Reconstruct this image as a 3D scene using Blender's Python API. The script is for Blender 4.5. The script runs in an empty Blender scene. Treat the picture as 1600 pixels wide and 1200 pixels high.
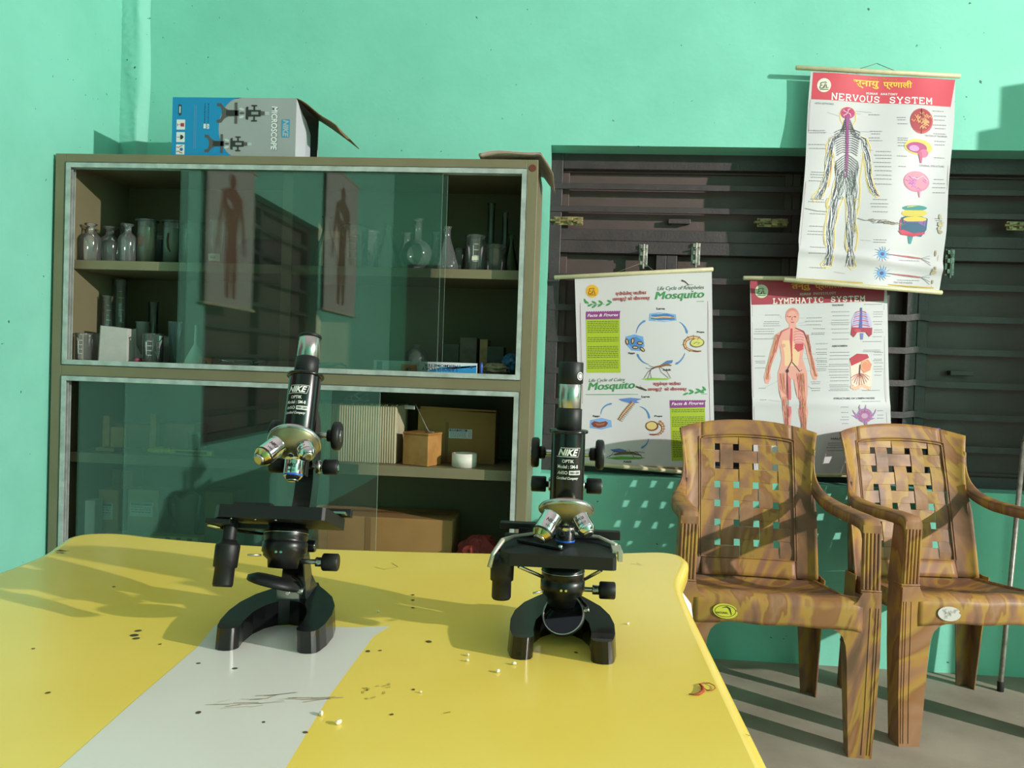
import bpy, math, random
from math import sin, cos, pi, radians as rad
from mathutils import Vector, Matrix
from mathutils.geometry import tessellate_polygon

# ------------------------------------------------------------------ camera, world, lamp, exposure
SC = bpy.context.scene
COL = SC.collection
F = 1210.0
YAW, PITCH, ROLL = .0756, .0211, .0338
CAM = Vector((0, 0, 1.1))
_f = Vector((-sin(YAW) * cos(PITCH), cos(YAW) * cos(PITCH), -sin(PITCH)))
_r0 = Vector((cos(YAW), sin(YAW), 0))
_u0 = _r0.cross(_f)
_r = _r0 * cos(ROLL) + _u0 * sin(ROLL)
_u = -_r0 * sin(ROLL) + _u0 * cos(ROLL)
cd = bpy.data.cameras.new('camera')
cd.sensor_width = 36
cd.lens = 36 * F / 1600
cd.clip_start = .02
cam = bpy.data.objects.new('camera', cd)
COL.objects.link(cam)
mw = Matrix(((_r.x, _u.x, -_f.x, CAM.x), (_r.y, _u.y, -_f.y, CAM.y), (_r.z, _u.z, -_f.z, CAM.z), (0, 0, 0, 1)))
cam.matrix_world = mw
SC.camera = cam

world = bpy.data.worlds.new('world')
SC.world = world
world.use_nodes = True
bg = world.node_tree.nodes['Background']
bg.inputs[0].default_value = (1.0, .90, .88, 1)
bg.inputs[1].default_value = .20
_wt = world.node_tree
_tc = _wt.nodes.new('ShaderNodeTexCoord')
_sx = _wt.nodes.new('ShaderNodeSeparateXYZ')
_mr = _wt.nodes.new('ShaderNodeMapRange')
_mr.inputs['From Min'].default_value = .15
_mr.inputs['From Max'].default_value = 1.0
_mr.inputs['To Min'].default_value = .11
_mr.inputs['To Max'].default_value = .78
_wt.links.new(_tc.outputs['Generated'], _sx.inputs[0])
_wt.links.new(_sx.outputs['Z'], _mr.inputs['Value'])
_wt.links.new(_mr.outputs[0], bg.inputs[1])

ld = bpy.data.lights.new('ceiling_bulb', 'POINT')
ld.energy = 2850
ld.color = (1.0, .945, .885)
ld.shadow_soft_size = .055
lamp = bpy.data.objects.new('ceiling_bulb', ld)
lamp.location = (6.6, -1.25, 3.1)
COL.objects.link(lamp)

SC.view_settings.view_transform = 'Standard'
SC.view_settings.look = 'None'
SC.view_settings.gamma = 1
SC.view_settings.use_curve_mapping = False
SC.view_settings.exposure = 0.0
SC.cycles.transparent_max_bounces = 32
SC.cycles.max_bounces = 10
SC.cycles.sample_clamp_indirect = 4
SC.cycles.use_denoising = True


# ------------------------------------------------------------------ pixel of the 1600x1200 photo -> point on a plane of the room
def ray(x, y):
    return _f + _r * ((x - 800) / F) - _u * ((y - 600) / F)


def ony(x, y, Y):
    d = ray(x, y)
    return CAM + d * (Y / d.y)


def onz(x, y, z):
    d = ray(x, y)
    return CAM + d * ((z - CAM.z) / d.z)


def onx(x, y, X):
    d = ray(x, y)
    return CAM + d * (X / d.x)


# ------------------------------------------------------------------ materials
def lin(c):
    if isinstance(c, str):
        c = [int(c[i:i + 2], 16) for i in (0, 2, 4)]
    return tuple((v / 255 / 12.92 if v / 255 <= .04045 else ((v / 255 + .055) / 1.055) ** 2.4) for v in c[:3]) + (1,)


MATS = {}


def mat(name, col=None, rough=.6, metal=0, spec=.5, trans=0, coat=0, bump=0, bscale=40, var=0, vscale=6, var2=None):
    if name in MATS:
        return MATS[name]
    m = bpy.data.materials.new(name)
    m.use_nodes = True
    nt = m.node_tree
    b = nt.nodes['Principled BSDF']
    b.inputs['Base Color'].default_value = lin(col)
    b.inputs['Roughness'].default_value = rough
    b.inputs['Metallic'].default_value = metal
    b.inputs['Specular IOR Level'].default_value = spec
    b.inputs['Coat Weight'].default_value = coat
    b.inputs['Coat Roughness'].default_value = .08
    tc = nt.nodes.new('ShaderNodeTexCoord')
    if var:
        n = nt.nodes.new('ShaderNodeTexNoise')
        n.inputs['Scale'].default_value = vscale
        n.inputs['Detail'].default_value = 6
        nt.links.new(tc.outputs['Object'], n.inputs['Vector'])
        mx = nt.nodes.new('ShaderNodeMix')
        mx.data_type = 'RGBA'
        mx.inputs[6].default_value = lin(col)
        c2 = lin(var2) if var2 else tuple(v * (1 - var) for v in lin(col)[:3]) + (1,)
        mx.inputs[7].default_value = c2
        rp = nt.nodes.new('ShaderNodeValToRGB')
        rp.color_ramp.elements[0].position = .35
        rp.color_ramp.elements[1].position = .7
        nt.links.new(n.outputs[0], rp.inputs[0])
        nt.links.new(rp.outputs[0], mx.inputs[0])
        nt.links.new(mx.outputs[2], b.inputs['Base Color'])
    if bump:
        n2 = nt.nodes.new('ShaderNodeTexNoise')
        n2.inputs['Scale'].default_value = bscale
        n2.inputs['Detail'].default_value = 5
        nt.links.new(tc.outputs['Object'], n2.inputs['Vector'])
        bp = nt.nodes.new('ShaderNodeBump')
        bp.inputs['Strength'].default_value = bump
        bp.inputs['Distance'].default_value = .004
        nt.links.new(n2.outputs[0], bp.inputs['Height'])
        nt.links.new(bp.outputs[0], b.inputs['Normal'])
    MATS[name] = m
    return m


def flat(hexcol, rough=.55):
    return mat('print_' + hexcol + ('' if rough == .55 else '_g'), hexcol, rough)


def glass_mat(name, tint, haze=0.0, hazecol=(1, 1, 1, 1), fres=1.5, edge=0.0, grough=.02):
    """thin clear glass: fresnel reflection over a tinted see-through, with a diffuse haze (dust on panes, painted glint on labware)"""
    if name in MATS:
        return MATS[name]
    m = bpy.data.materials.new(name)
    m.use_nodes = True
    nt = m.node_tree
    nt.nodes.clear()
    out = nt.nodes.new('ShaderNodeOutputMaterial')
    tr = nt.nodes.new('ShaderNodeBsdfTransparent')
    tr.inputs[0].default_value = tint
    gl = nt.nodes.new('ShaderNodeBsdfGlossy')
    gl.inputs['Roughness'].default_value = grough
    fr = nt.nodes.new('ShaderNodeFresnel')
    fr.inputs[0].default_value = fres
    mx = nt.nodes.new('ShaderNodeMixShader')
    src = tr.outputs[0]
    if edge:
        lw = nt.nodes.new('ShaderNodeLayerWeight')
        lw.inputs[0].default_value = .35
        tr2 = nt.nodes.new('ShaderNodeBsdfTransparent')
        tr2.inputs[0].default_value = tuple(v * (1 - edge) for v in tint[:3]) + (1,)
        me = nt.nodes.new('ShaderNodeMixShader')
        nt.links.new(lw.outputs['Facing'], me.inputs[0])
        nt.links.new(src, me.inputs[1])
        nt.links.new(tr2.outputs[0], me.inputs[2])
        src = me.outputs[0]
    if haze:
        df = nt.nodes.new('ShaderNodeBsdfDiffuse')
        df.inputs[0].default_value = hazecol
        mh = nt.nodes.new('ShaderNodeMixShader')
        mh.inputs[0].default_value = haze
        nt.links.new(src, mh.inputs[1])
        nt.links.new(df.outputs[0], mh.inputs[2])
        src = mh.outputs[0]
    nt.links.new(fr.outputs[0], mx.inputs[0])
    nt.links.new(src, mx.inputs[1])
    nt.links.new(gl.outputs[0], mx.inputs[2])
    nt.links.new(mx.outputs[0], out.inputs[0])
    MATS[name] = m
    return m


# ------------------------------------------------------------------ mesh builder
class MB:
    def __init__(s):
        s.v, s.f, s.m, s.s, s.mats = [], [], [], [], []

    def mi(s, m):
        if m not in s.mats:
            s.mats.append(m)
        return s.mats.index(m)

    def add(s, vs, fs, m, smooth=False, M=None):
        o = len(s.v)
        s.v += [tuple(M @ Vector(v)) if M is not None else tuple(v) for v in vs]
        k = s.mi(m)
        for f in fs:
            s.f.append([i + o for i in f])
            s.m.append(k)
            s.s.append(smooth)
        return s

    def box(s, c, d, m, M=None):
        x, y, z = d[0] / 2, d[1] / 2, d[2] / 2
        vs = [(c[0] + a * x, c[1] + b * y, c[2] + e * z) for a in (-1, 1) for b in (-1, 1) for e in (-1, 1)]
        return s.add(vs, [(0, 1, 3, 2), (4, 6, 7, 5), (0, 4, 5, 1), (2, 3, 7, 6), (0, 2, 6, 4), (1, 5, 7, 3)], m, False, M)

    def lathe(s, prof, m, M=None, seg=28, smooth=True, sx=1, sy=1):
        """profile of (radius, z); radius 0 closes"""
        vs, fs, rings = [], [], []
        for r, z in prof:
            if r <= 1e-7:
                rings.append([len(vs)])
                vs.append((0, 0, z))
            else:
                rings.append(list(range(len(vs), len(vs) + seg)))
                vs += [(r * cos(2 * pi * i / seg) * sx, r * sin(2 * pi * i / seg) * sy, z) for i in range(seg)]
        for a, b in zip(rings, rings[1:]):
            for i in range(seg):
                j = (i + 1) % seg
                if len(a) == 1 and len(b) == 1:
                    continue
                if len(a) == 1:
                    fs.append((a[0], b[j], b[i]))
                elif len(b) == 1:
                    fs.append((a[i], a[j], b[0]))
                else:
                    fs.append((a[i], a[j], b[j], b[i]))
        return s.add(vs, fs, m, smooth, M)

    def cyl(s, r, z0, z1, m, M=None, seg=28, bev=None, r2=None):
        """solid cylinder with small chamfers"""
        b = bev if bev is not None else min(r * .12, abs(z1 - z0) * .2)
        q = r if r2 is None else r2
        s.lathe([(0, z0), (r - b, z0)], m, M, seg, False)
        s.lathe([(r - b, z0), (r, z0 + b), (q, z1 - b), (q - b, z1)], m, M, seg, True)
        return s.lathe([(q - b, z1), (0, z1)], m, M, seg, False)

    def rod(s, a, b, r, m, seg=12, r2=None, bev=None):
        return s.cyl(r, 0, (Vector(b) - Vector(a)).length, m, align(a, b), seg, bev, r2)

    def tube(s, pts, r, m, seg=8, closed=False):
        P = [Vector(p) for p in pts]
        n = len(P)
        vs, fs = [], []
        up = None
        for i, p in enumerate(P):
            a = P[i - 1] if (i or closed) else p
            b = P[(i + 1) % n] if (i < n - 1 or closed) else p
            t = (b - a).normalized()
            if up is None:
                up = Vector((0, 0, 1)) if abs(t.z) < .9 else Vector((1, 0, 0))
            x = t.cross(up).normalized()
            y = x.cross(t).normalized()
            up = y
            rr = r[i] if isinstance(r, (list, tuple)) else r
            vs += [tuple(p + (x * cos(2 * pi * k / seg) + y * sin(2 * pi * k / seg)) * rr) for k in range(seg)]
        for i in range(n if closed else n - 1):
            a, b = i * seg, ((i + 1) % n) * seg
            for k in range(seg):
                j = (k + 1) % seg
                fs.append((a + k, a + j, b + j, b + k))
        if not closed:
            fs.append(tuple(range(seg))[::-1])
            fs.append(tuple(range((n - 1) * seg, n * seg)))
        return s.add(vs, fs, m, True)

    def prism(s, poly, z0, z1, m, M=None, side=None, smooth=False):
        n = len(poly)
        vs = [(x, y, z0) for x, y in poly] + [(x, y, z1) for x, y in poly]
        tri = tessellate_polygon([[Vector((x, y, 0)) for x, y in poly]])
        fs = [tuple(t)[::-1] for t in tri] + [tuple(i + n for i in t) for t in tri]
        s.add(vs, fs, m, False, M)
        s.add(vs, [(i, (i + 1) % n, (i + 1) % n + n, i + n) for i in range(n)], side or m, smooth, M)
        return s

    def loft(s, secs, m, closed=True, cap=True, smooth=True, M=None):
        n = len(secs[0])
        vs = [tuple(p) for q in secs for p in q]
        fs = []
        for a in range(len(secs) - 1):
            for i in range(n if closed else n - 1):
                j = (i + 1) % n
                fs.append((a * n + i, a * n + j, (a + 1) * n + j, (a + 1) * n + i))
        if cap and closed:
            fs.append(tuple(range(n))[::-1])
            fs.append(tuple(range((len(secs) - 1) * n, len(secs) * n)))
        return s.add(vs, fs, m, smooth, M)

    def grid(s, fn, nu, nv, m, smooth=True, skip=None, M=None):
        vs = [tuple(fn(i / nu, j / nv)) for j in range(nv + 1) for i in range(nu + 1)]
        fs = [(j * (nu + 1) + i, j * (nu + 1) + i + 1, (j + 1) * (nu + 1) + i + 1, (j + 1) * (nu + 1) + i)
              for j in range(nv) for i in range(nu) if not (skip and skip(i, j))]
        return s.add(vs, fs, m, smooth, M)

    def build(s, name, parent=None, loc=(0, 0, 0), bevel=0, solid=0, sub=0, rot=None, recalc=False, bseg=2):
        me = bpy.data.meshes.new(name)
        me.from_pydata(s.v, [], s.f)
        for m in s.mats:
            me.materials.append(m)
        me.polygons.foreach_set('material_index', s.m)
        me.polygons.foreach_set('use_smooth', s.s)
        me.update()
        if recalc:
            import bmesh
            bm = bmesh.new()
            bm.from_mesh(me)
            bmesh.ops.remove_doubles(bm, verts=bm.verts, dist=1e-6)
            bmesh.ops.recalc_face_normals(bm, faces=bm.faces)
            bm.to_mesh(me)
            bm.free()
        o = bpy.data.objects.new(name, me)
        COL.objects.link(o)
        o.location = loc
        if rot:
            o.rotation_euler = rot
        if parent:
            o.parent = parent
        if solid:
            q = o.modifiers.new('solid', 'SOLIDIFY')
            q.thickness = solid
            q.offset = 0
        if bevel:
            q = o.modifiers.new('bevel', 'BEVEL')
            q.width = bevel
            q.segments = bseg
            q.limit_method = 'ANGLE'
            q.angle_limit = rad(35)
            q.harden_normals = False
        if sub:
            q = o.modifiers.new('sub', 'SUBSURF')
            q.levels = q.render_levels = sub
        return o


def align(a, b):
    a, b = Vector(a), Vector(b)
    return Matrix.Translation(a) @ (b - a).to_track_quat('Z', 'Y').to_matrix().to_4x4()


def T(x=0, y=0, z=0, rx=0, ry=0, rz=0, sc=1):
    return Matrix.Translation((x, y, z)) @ Matrix.Rotation(rz, 4, 'Z') @ Matrix.Rotation(ry, 4, 'Y') @ Matrix.Rotation(rx, 4, 'X') @ Matrix.Scale(sc, 4)


def tag(o, label, cat, group=None):
    o['label'] = label
    o['category'] = cat
    if group:
        o['group'] = group
    return o


def thing(name, label, cat, loc=(0, 0, 0), rotz=0, group=None):
    o = bpy.data.objects.new(name, None)
    COL.objects.link(o)
    o.location = loc
    o.rotation_euler = (0, 0, rotz)
    o.empty_display_size = .05
    return tag(o, label, cat, group)


def structure(o):
    o['kind'] = 'structure'
    return o


def copy_tree(o, parent=None, loc=None, rotz=None, label=None, group=None):
    c = o.copy()
    COL.objects.link(c)
    if parent:
        c.parent = parent
    if loc is not None:
        c.location = loc
    if rotz is not None:
        c.rotation_euler = (c.rotation_euler[0], c.rotation_euler[1], rotz)
    if label:
        c['label'] = label
    if group:
        c['group'] = group
    for ch in list(o.children):
        copy_tree(ch, c)
    return c


_txt = {}


def glyphs(s, bold=0.0, shear=0.0, res=3):
    """mesh of a string in the built-in face, as (verts2d, faces), bbox normalised to 0..1"""
    k = (s, bold, shear)
    if k in _txt:
        return _txt[k]
    c = bpy.data.curves.new('lettering', 'FONT')
    c.body = s
    c.offset = bold
    c.shear = shear
    c.resolution_u = res
    c.fill_mode = 'FRONT'
    o = bpy.data.objects.new('lettering', c)
    COL.objects.link(o)
    dg = bpy.context.evaluated_depsgraph_get()
    me = bpy.data.meshes.new_from_object(o.evaluated_get(dg))
    vs = [(v.co.x, v.co.y) for v in me.vertices]
    fs = [tuple(p.vertices) for p in me.polygons]
    bpy.data.objects.remove(o)
    bpy.data.curves.remove(c)
    bpy.data.meshes.remove(me)
    x0, x1 = min(v[0] for v in vs), max(v[0] for v in vs)
    y0, y1 = min(v[1] for v in vs), max(v[1] for v in vs)
    _txt[k] = ([((x - x0) / (x1 - x0), (y - y0) / (y1 - y0)) for x, y in vs], fs)
    return _txt[k]


# stroke letters with slab serifs for the poster headings: strokes in a 0..1 cell
SLAB = {
    'N': [[(.12, 0), (.12, 1)], [(.12, 1), (.82, 0)], [(.82, 0), (.82, 1)], [(0, 0), (.28, 0)], [(0, 1), (.22, 1)], [(.68, 1), (1, 1)]],
    'E': [[(.15, 0), (.15, 1)], [(0, 0), (.9, 0), (.9, .25)], [(0, 1), (.87, 1), (.87, .78)], [(.15, .52), (.55, .52)], [(.55, .4), (.55, .64)]],
    'R': [[(.15, 0), (.15, 1)], [(0, 0), (.35, 0)], [(0, 1), (.6, 1), (.82, .9), (.85, .75), (.78, .58), (.6, .5), (.15, .5)], [(.55, .5), (.8, .05), (1, 0)]],
    'V': [[(.1, 1), (.5, 0)], [(.5, 0), (.9, 1)], [(0, 1), (.3, 1)], [(.7, 1), (1, 1)]],
    'O': [[(.5, 0), (.2, .12), (.06, .5), (.2, .88), (.5, 1), (.8, .88), (.94, .5), (.8, .12), (.5, 0)]],
    'U': [[(.14, 1), (.14, .3), (.25, .08), (.5, 0), (.75, .08), (.86, .3), (.86, 1)], [(0, 1), (.3, 1)], [(.7, 1), (1, 1)]],
    'S': [[(.85, .7), (.85, 1)], [(.85, .8), (.65, .98), (.35, .98), (.15, .8), (.2, .6), (.8, .42), (.87, .2), (.65, .02), (.35, .02), (.14, .2)], [(.14, 0), (.14, .3)]],
    'Y': [[(.1, 1), (.5, .48)], [(.9, 1), (.5, .48)], [(.5, .48), (.5, 0)], [(.3, 0), (.7, 0)], [(0, 1), (.28, 1)], [(.72, 1), (1, 1)]],
    'T': [[(.5, 0), (.5, 1)], [(.3, 0), (.7, 0)], [(.06, .75), (.06, 1), (.94, 1), (.94, .75)]],
    'M': [[(.1, 0), (.12, 1)], [(.12, 1), (.5, .3)], [(.5, .3), (.88, 1)], [(.88, 1), (.9, 0)], [(0, 0), (.28, 0)], [(.72, 0), (1, 0)], [(0, 1), (.15, 1)], [(.85, 1), (1, 1)]],
    'L': [[(.3, 0), (.3, 1)], [(.08, 0), (.9, 0), (.9, .35)], [(.08, 1), (.55, 1)]],
    'P': [[(.15, 0), (.15, 1)], [(0, 0), (.45, 0)], [(0, 1), (.65, 1), (.88, .88), (.9, .7), (.8, .5), (.6, .42), (.15, .42)]],
    'H': [[(.14, 0), (.14, 1)], [(.86, 0), (.86, 1)], [(.14, .52), (.86, .52)], [(0, 0), (.3, 0)], [(.7, 0), (1, 0)], [(0, 1), (.3, 1)], [(.7, 1), (1, 1)]],
    'A': [[(.12, 0), (.5, 1)], [(.5, 1), (.88, 0)], [(.25, .36), (.75, .36)], [(0, 0), (.3, 0)], [(.7, 0), (1, 0)], [(.25, 1), (.5, 1)]],
    'I': [[(.5, 0), (.5, 1)], [(.12, 0), (.88, 0)], [(.12, 1), (.88, 1)]],
    'C': [[(.86, .72), (.86, 1)], [(.86, .8), (.65, .98), (.4, 1), (.15, .8), (.08, .5), (.15, .2), (.4, .01), (.65, .02), (.9, .2)]],
    'G': [[(.86, .72), (.86, 1)], [(.86, .8), (.65, .98), (.4, 1), (.15, .8), (.08, .5), (.15, .2), (.4, .01), (.65, .02), (.88, .14), (.88, .42)], [(.6, .42), (1, .42)]],
    ' ': [],
}


class Art:
    """flat printing laid on a sheet: coordinates go through fn(x, y, lift) -> point"""
    def __init__(s, mb, fn):
        s.mb, s.fn = mb, fn

    def poly(s, pts, m, lift=1, sub=0):
        tri = tessellate_polygon([[Vector((x, -y, 0)) for x, y in pts]])
        s.mb.add([s.fn(x, y, lift) for x, y in pts], [tuple(t) for t in tri], m)

    def rect(s, x0, y0, x1, y1, m, lift=1, nu=16, nv=16, q=None):
        """q: four corners TL TR BR BL for a skewed field"""
        q = q or ((x0, y0), (x1, y0), (x1, y1), (x0, y1))

        def g(u, v):
            a = (q[0][0] * (1 - u) + q[1][0] * u, q[0][1] * (1 - u) + q[1][1] * u)
            b = (q[3][0] * (1 - u) + q[2][0] * u, q[3][1] * (1 - u) + q[2][1] * u)
            return s.fn(a[0] * (1 - v) + b[0] * v, a[1] * (1 - v) + b[1] * v, lift)
        s.mb.grid(lambda u, v: g(u, 1 - v), nu, nv, m, True)

    def line(s, pts, w, m, lift=2):
        """ribbon; w single or per point"""
        n = len(pts)
        vs, fs = [], []
        for i, p in enumerate(pts):
            a = pts[max(i - 1, 0)]
            b = pts[min(i + 1, n - 1)]
            dx, dy = b[0] - a[0], b[1] - a[1]
            L = math.hypot(dx, dy) or 1
            ww = (w[i] if isinstance(w, (list, tuple)) else w) / 2
            nx, ny = -dy / L * ww, dx / L * ww
            vs += [s.fn(p[0] + nx, p[1] + ny, lift), s.fn(p[0] - nx, p[1] - ny, lift)]
        for i in range(n - 1):
            fs.append((2 * i, 2 * i + 1, 2 * i + 3, 2 * i + 2))
        s.mb.add(vs, fs, m)

    def ell(s, cx, cy, rx, ry, m, lift=1, rot=0, n=20):
        s.poly([(cx + rx * cos(t) * cos(rot) - ry * sin(t) * sin(rot), cy + rx * cos(t) * sin(rot) + ry * sin(t) * cos(rot))
                for t in [2 * pi * i / n for i in range(n)]], m, lift)

    def text(s, st, x0, y0, x1, y1, h, m, lift=3, bold=0.0, shear=0.0):
        """left and right end of the baseline, height h"""
        vs, fs = glyphs(st, bold, shear)
        L = math.hypot(x1 - x0, y1 - y0)
        ux, uy = (x1 - x0) / L, (y1 - y0) / L
        s.mb.add([s.fn(x0 + ux * L * a + uy * h * b, y0 + uy * L * a - ux * h * b, lift) for a, b in vs], fs, m)

    def slab(s, st, x0, y0, x1, y1, h, w, m, lift=3):
        L = math.hypot(x1 - x0, y1 - y0)
        ux, uy = (x1 - x0) / L, (y1 - y0) / L
        cw = L / len(st)
        for i, ch in enumerate(st):
            for st_ in SLAB[ch]:
                pts = []
                for a, b in st_:
                    t = (i + .08 + .84 * a) * cw
                    pts.append((x0 + ux * t + uy * h * b, y0 + uy * t - ux * h * b))
                s.line(pts, w, m, lift)

    def words(s, x0, y0, x1, rnd, h=3, m=None, slope=0, lift=2):
        """a line of print too small to read: word-long strokes"""
        x = x0
        while x < x1:
            L = min(rnd.uniform(h * 2, h * 5), x1 - x)
            s.line([(x, y0 + (x - x0) * slope), (x + L, y0 + (x + L - x0) * slope)], h, m, lift)
            x += L + h * .9

# ------------------------------------------------------------------ the room
YW = 3.03          # inner face of the back wall
XL = -1.84         # inner face of the left wall
SILL, HEAD = .69, 1.97
WX0, WX1 = -.108, 2.55


def wall_mat(name, col, dark):
    m = mat(name, col, .55, bump=.35, bscale=22)
    nt = m.node_tree
    b = nt.nodes['Principled BSDF']
    b.inputs['Specular IOR Level'].default_value = .35
    tc = [n for n in nt.nodes if n.type == 'TEX_COORD'][0]
    # broad wash differences and a few dark flecks where the paint has chipped
    n1 = nt.nodes.new('ShaderNodeTexNoise')
    n1.inputs['Scale'].default_value = 2.2
    n1.inputs['Detail'].default_value = 7
    n1.inputs['Roughness'].default_value = .65
    v = nt.nodes.new('ShaderNodeTexNoise')
    v.inputs['Scale'].default_value = 38
    v.inputs['Detail'].default_value = 3
    r1 = nt.nodes.new('ShaderNodeValToRGB')
    r1.color_ramp.elements[0].position = .35
    r1.color_ramp.elements[0].color = lin(dark)
    r1.color_ramp.elements[1].position = .62
    r1.color_ramp.elements[1].color = lin(col)
    r2 = nt.nodes.new('ShaderNodeValToRGB')
    r2.color_ramp.elements[0].position = .725
    r2.color_ramp.elements[0].color = (0, 0, 0, 1)
    r2.color_ramp.elements[1].position = .745
    r2.color_ramp.elements[1].color = (1, 1, 1, 1)
    mx = nt.nodes.new('ShaderNodeMix')
    mx.data_type = 'RGBA'
    mx.inputs[7].default_value = lin('2f6a52')
    for n in (n1, v):
        nt.links.new(tc.outputs['Object'], n.inputs['Vector'])
    nt.links.new(n1.outputs[0], r1.inputs[0])
    nt.links.new(v.outputs[0], r2.inputs[0])
    nt.links.new(r2.outputs[0], mx.inputs[0])
    nt.links.new(r1.outputs[0], mx.inputs[6])
    nt.links.new(mx.outputs[2], b.inputs['Base Color'])
    return m


M_WALL = wall_mat('green_wall_paint', '82cfba', '79c6b0')
M_FLOOR = mat('grey_cement_floor', '9d9686', .7, bump=.25, bscale=60, var=.25, vscale=3.5, var2='827a6c')
M_SHUT = mat('brown_shutter_paint', '5a4644', .55, var=.2, vscale=9, var2='50403e', bump=.15, bscale=80)
M_GRILL = mat('dark_grille_paint', '423639', .5, var=.3, vscale=14, var2='372d30', bump=.3, bscale=90)

# back wall with the window opening, 0.22 m thick
mb = MB()
T_ = .22
for x0, x1, z0, z1 in ((XL - .3, WX0, 0, 3.4), (WX1, 7.6, 0, 3.4), (WX0, WX1, 0, SILL), (WX0, WX1, HEAD, 3.4)):
    mb.box(((x0 + x1) / 2, YW + T_ / 2, (z0 + z1) / 2), (x1 - x0, T_, z1 - z0), M_WALL)
structure(mb.build('wall_back'))
mb = MB()
LY0, LY1, LZ0, LZ1 = -.25, 1.47, .65, 2.05       # shuttered opening in the left wall
for y0, y1, z0, z1 in ((-3.83, LY0, 0, 3.4), (LY1, 3.03, 0, 3.4), (LY0, LY1, 0, LZ0), (LY0, LY1, LZ1, 3.4)):
    mb.box((XL - .1, (y0 + y1) / 2, (z0 + z1) / 2), (.2, y1 - y0, z1 - z0), M_WALL)
structure(mb.build('wall_left'))
structure(MB().box((2.1, -2.6, 1.7), (8.2, .2, 3.4), M_WALL).build('wall_front'))
structure(MB().box((2.8, .3, -.05), (9.6, 6.2, .1), M_FLOOR).build('floor'))

# rough plastered pilaster strip in the corner
mb = MB()
rnd = random.Random(4)


def strip(u, v):
    x = XL - .004 + .100 * min(u, .8) / .8 + .004 * sin(v * 37 + u * 3) * (u > .6) + (.012 * (u - .8) / .2 if u > .8 else 0)
    y = YW + .002 - (.034 if u < .62 else .034 - .028 * min(1, (u - .62) / .2) - (.008 * (u - .82) / .18 if u > .82 else 0))
    if u < .58:
        y -= rnd.uniform(0, .006) * (.2 + .8 * sin(v * 23 + u * 6) ** 2)
    return (x, y, v * 3.4)


mb.grid(strip, 14, 480, M_WALL, True)
structure(mb.build('trim_1'))

# ------------------------------------------------------------------ shuttered window
win = bpy.data.objects.new('window_1', None)
COL.objects.link(win)
win.location = ((WX0 + WX1) / 2, YW + .1, SILL)
structure(win)
WL = Vector(win.location)
GY = 3.145         # plane of the grille bars
mb = MB()
fw = .048
mb.box((WX0 + fw / 2 - .006, GY + .03, (SILL + HEAD) / 2), (fw + .012, .07, HEAD - SILL), M_GRILL)
mb.box((WX1 - fw / 2 + .006, GY + .03, (SILL + HEAD) / 2), (fw + .012, .07, HEAD - SILL), M_GRILL)
mb.box(((WX0 + WX1) / 2, GY + .031, HEAD - .028), (WX1 - WX0 - 2 * fw, .066, .066), M_GRILL)
mb.box(((WX0 + WX1) / 2, GY + .031, SILL + .02), (WX1 - WX0 - 2 * fw, .066, .05), M_GRILL)
mb.v = [tuple(Vector(v) - WL) for v in mb.v]
mb.build('window_frame', win, bevel=.003)


def wpart(name, fn, bevel=.002):
    b = MB()
    fn(b)
    b.v = [tuple(Vector(v) - WL) for v in b.v]
    return b.build(name, win, bevel=bevel)


XM = [WX0, .366, .856, 1.347, 1.95, WX1]
wpart('transom', lambda b: (b.box(((WX0 + WX1) / 2, GY + .025, 1.647), (WX1 - WX0 - .09, .05, .046), M_GRILL),
                            b.box(((WX0 + WX1) / 2, GY + .022, 1.598), (WX1 - WX0 - .09, .05, .050), M_GRILL)))
for x in (XM[1], XM[3], XM[4]):
    wpart('mullion', lambda b: (b.box((x - .021, GY + .035, (SILL + 1.573) / 2), (.041, .05, 1.573 - SILL), M_GRILL),
                                b.box((x + .021, GY + .035, (SILL + 1.573) / 2), (.041, .052, 1.573 - SILL), M_GRILL)))
for z in (1.838, 1.747):
    wpart('grille_bar', lambda b: b.box(((WX0 + WX1) / 2 - .01, GY - .004, z), (WX1 - WX0 - .02, .012, .024), M_GRILL))
for i, z in enumerate((1.470, 1.346, 1.218, 1.090, .966, .842)):
    def bar(b, z=z):
        # each flat bar kinks forward where it is bent over the mullions
        xs = [WX0 + .005]
        for x in XM[1:-1]:
            if x != XM[2]:
                xs += [x - .045, x - .012, x + .012, x + .045]
        xs += [WX1 - .005]
        for a, c in zip(xs, xs[1:]):
            up = .0
            za = z + (.006 if any(abs(a - q) < .02 for q in XM) else 0)
            zc = z + (.006 if any(abs(c - q) < .02 for q in XM) else 0)
            h, d = .012, .008
            vs = [(a, GY - d, za - h), (c, GY - d, zc - h), (c, GY + .004, zc - h), (a, GY + .004, za - h),
                  (a, GY - d, za + h), (c, GY - d, zc + h), (c, GY + .004, zc + h), (a, GY + .004, za + h)]
            b.add(vs, [(0, 3, 2, 1), (4, 5, 6, 7), (0, 1, 5, 4), (2, 3, 7, 6), (1, 2, 6, 5), (3, 0, 4, 7)], M_GRILL)
    wpart('grille_bar', bar, 0)
SY = GY + .048


def leaf(x0, x1, z0, z1):
    def fn(b):
        b.box(((x0 + x1) / 2, SY + .012, (z0 + z1) / 2), (x1 - x0 - .004, .012, z1 - z0 - .004), M_SHUT)
        for a in (x0 + .016, x1 - .016):
            b.box((a, SY, (z0 + z1) / 2), (.028, .026, z1 - z0 - .004), M_SHUT)
        for a in (z0 + .014, z1 - .014):
            b.box(((x0 + x1) / 2, SY, a), (x1 - x0 - .004, .022, .026), M_SHUT)
    wpart('shutter_leaf', fn)


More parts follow.
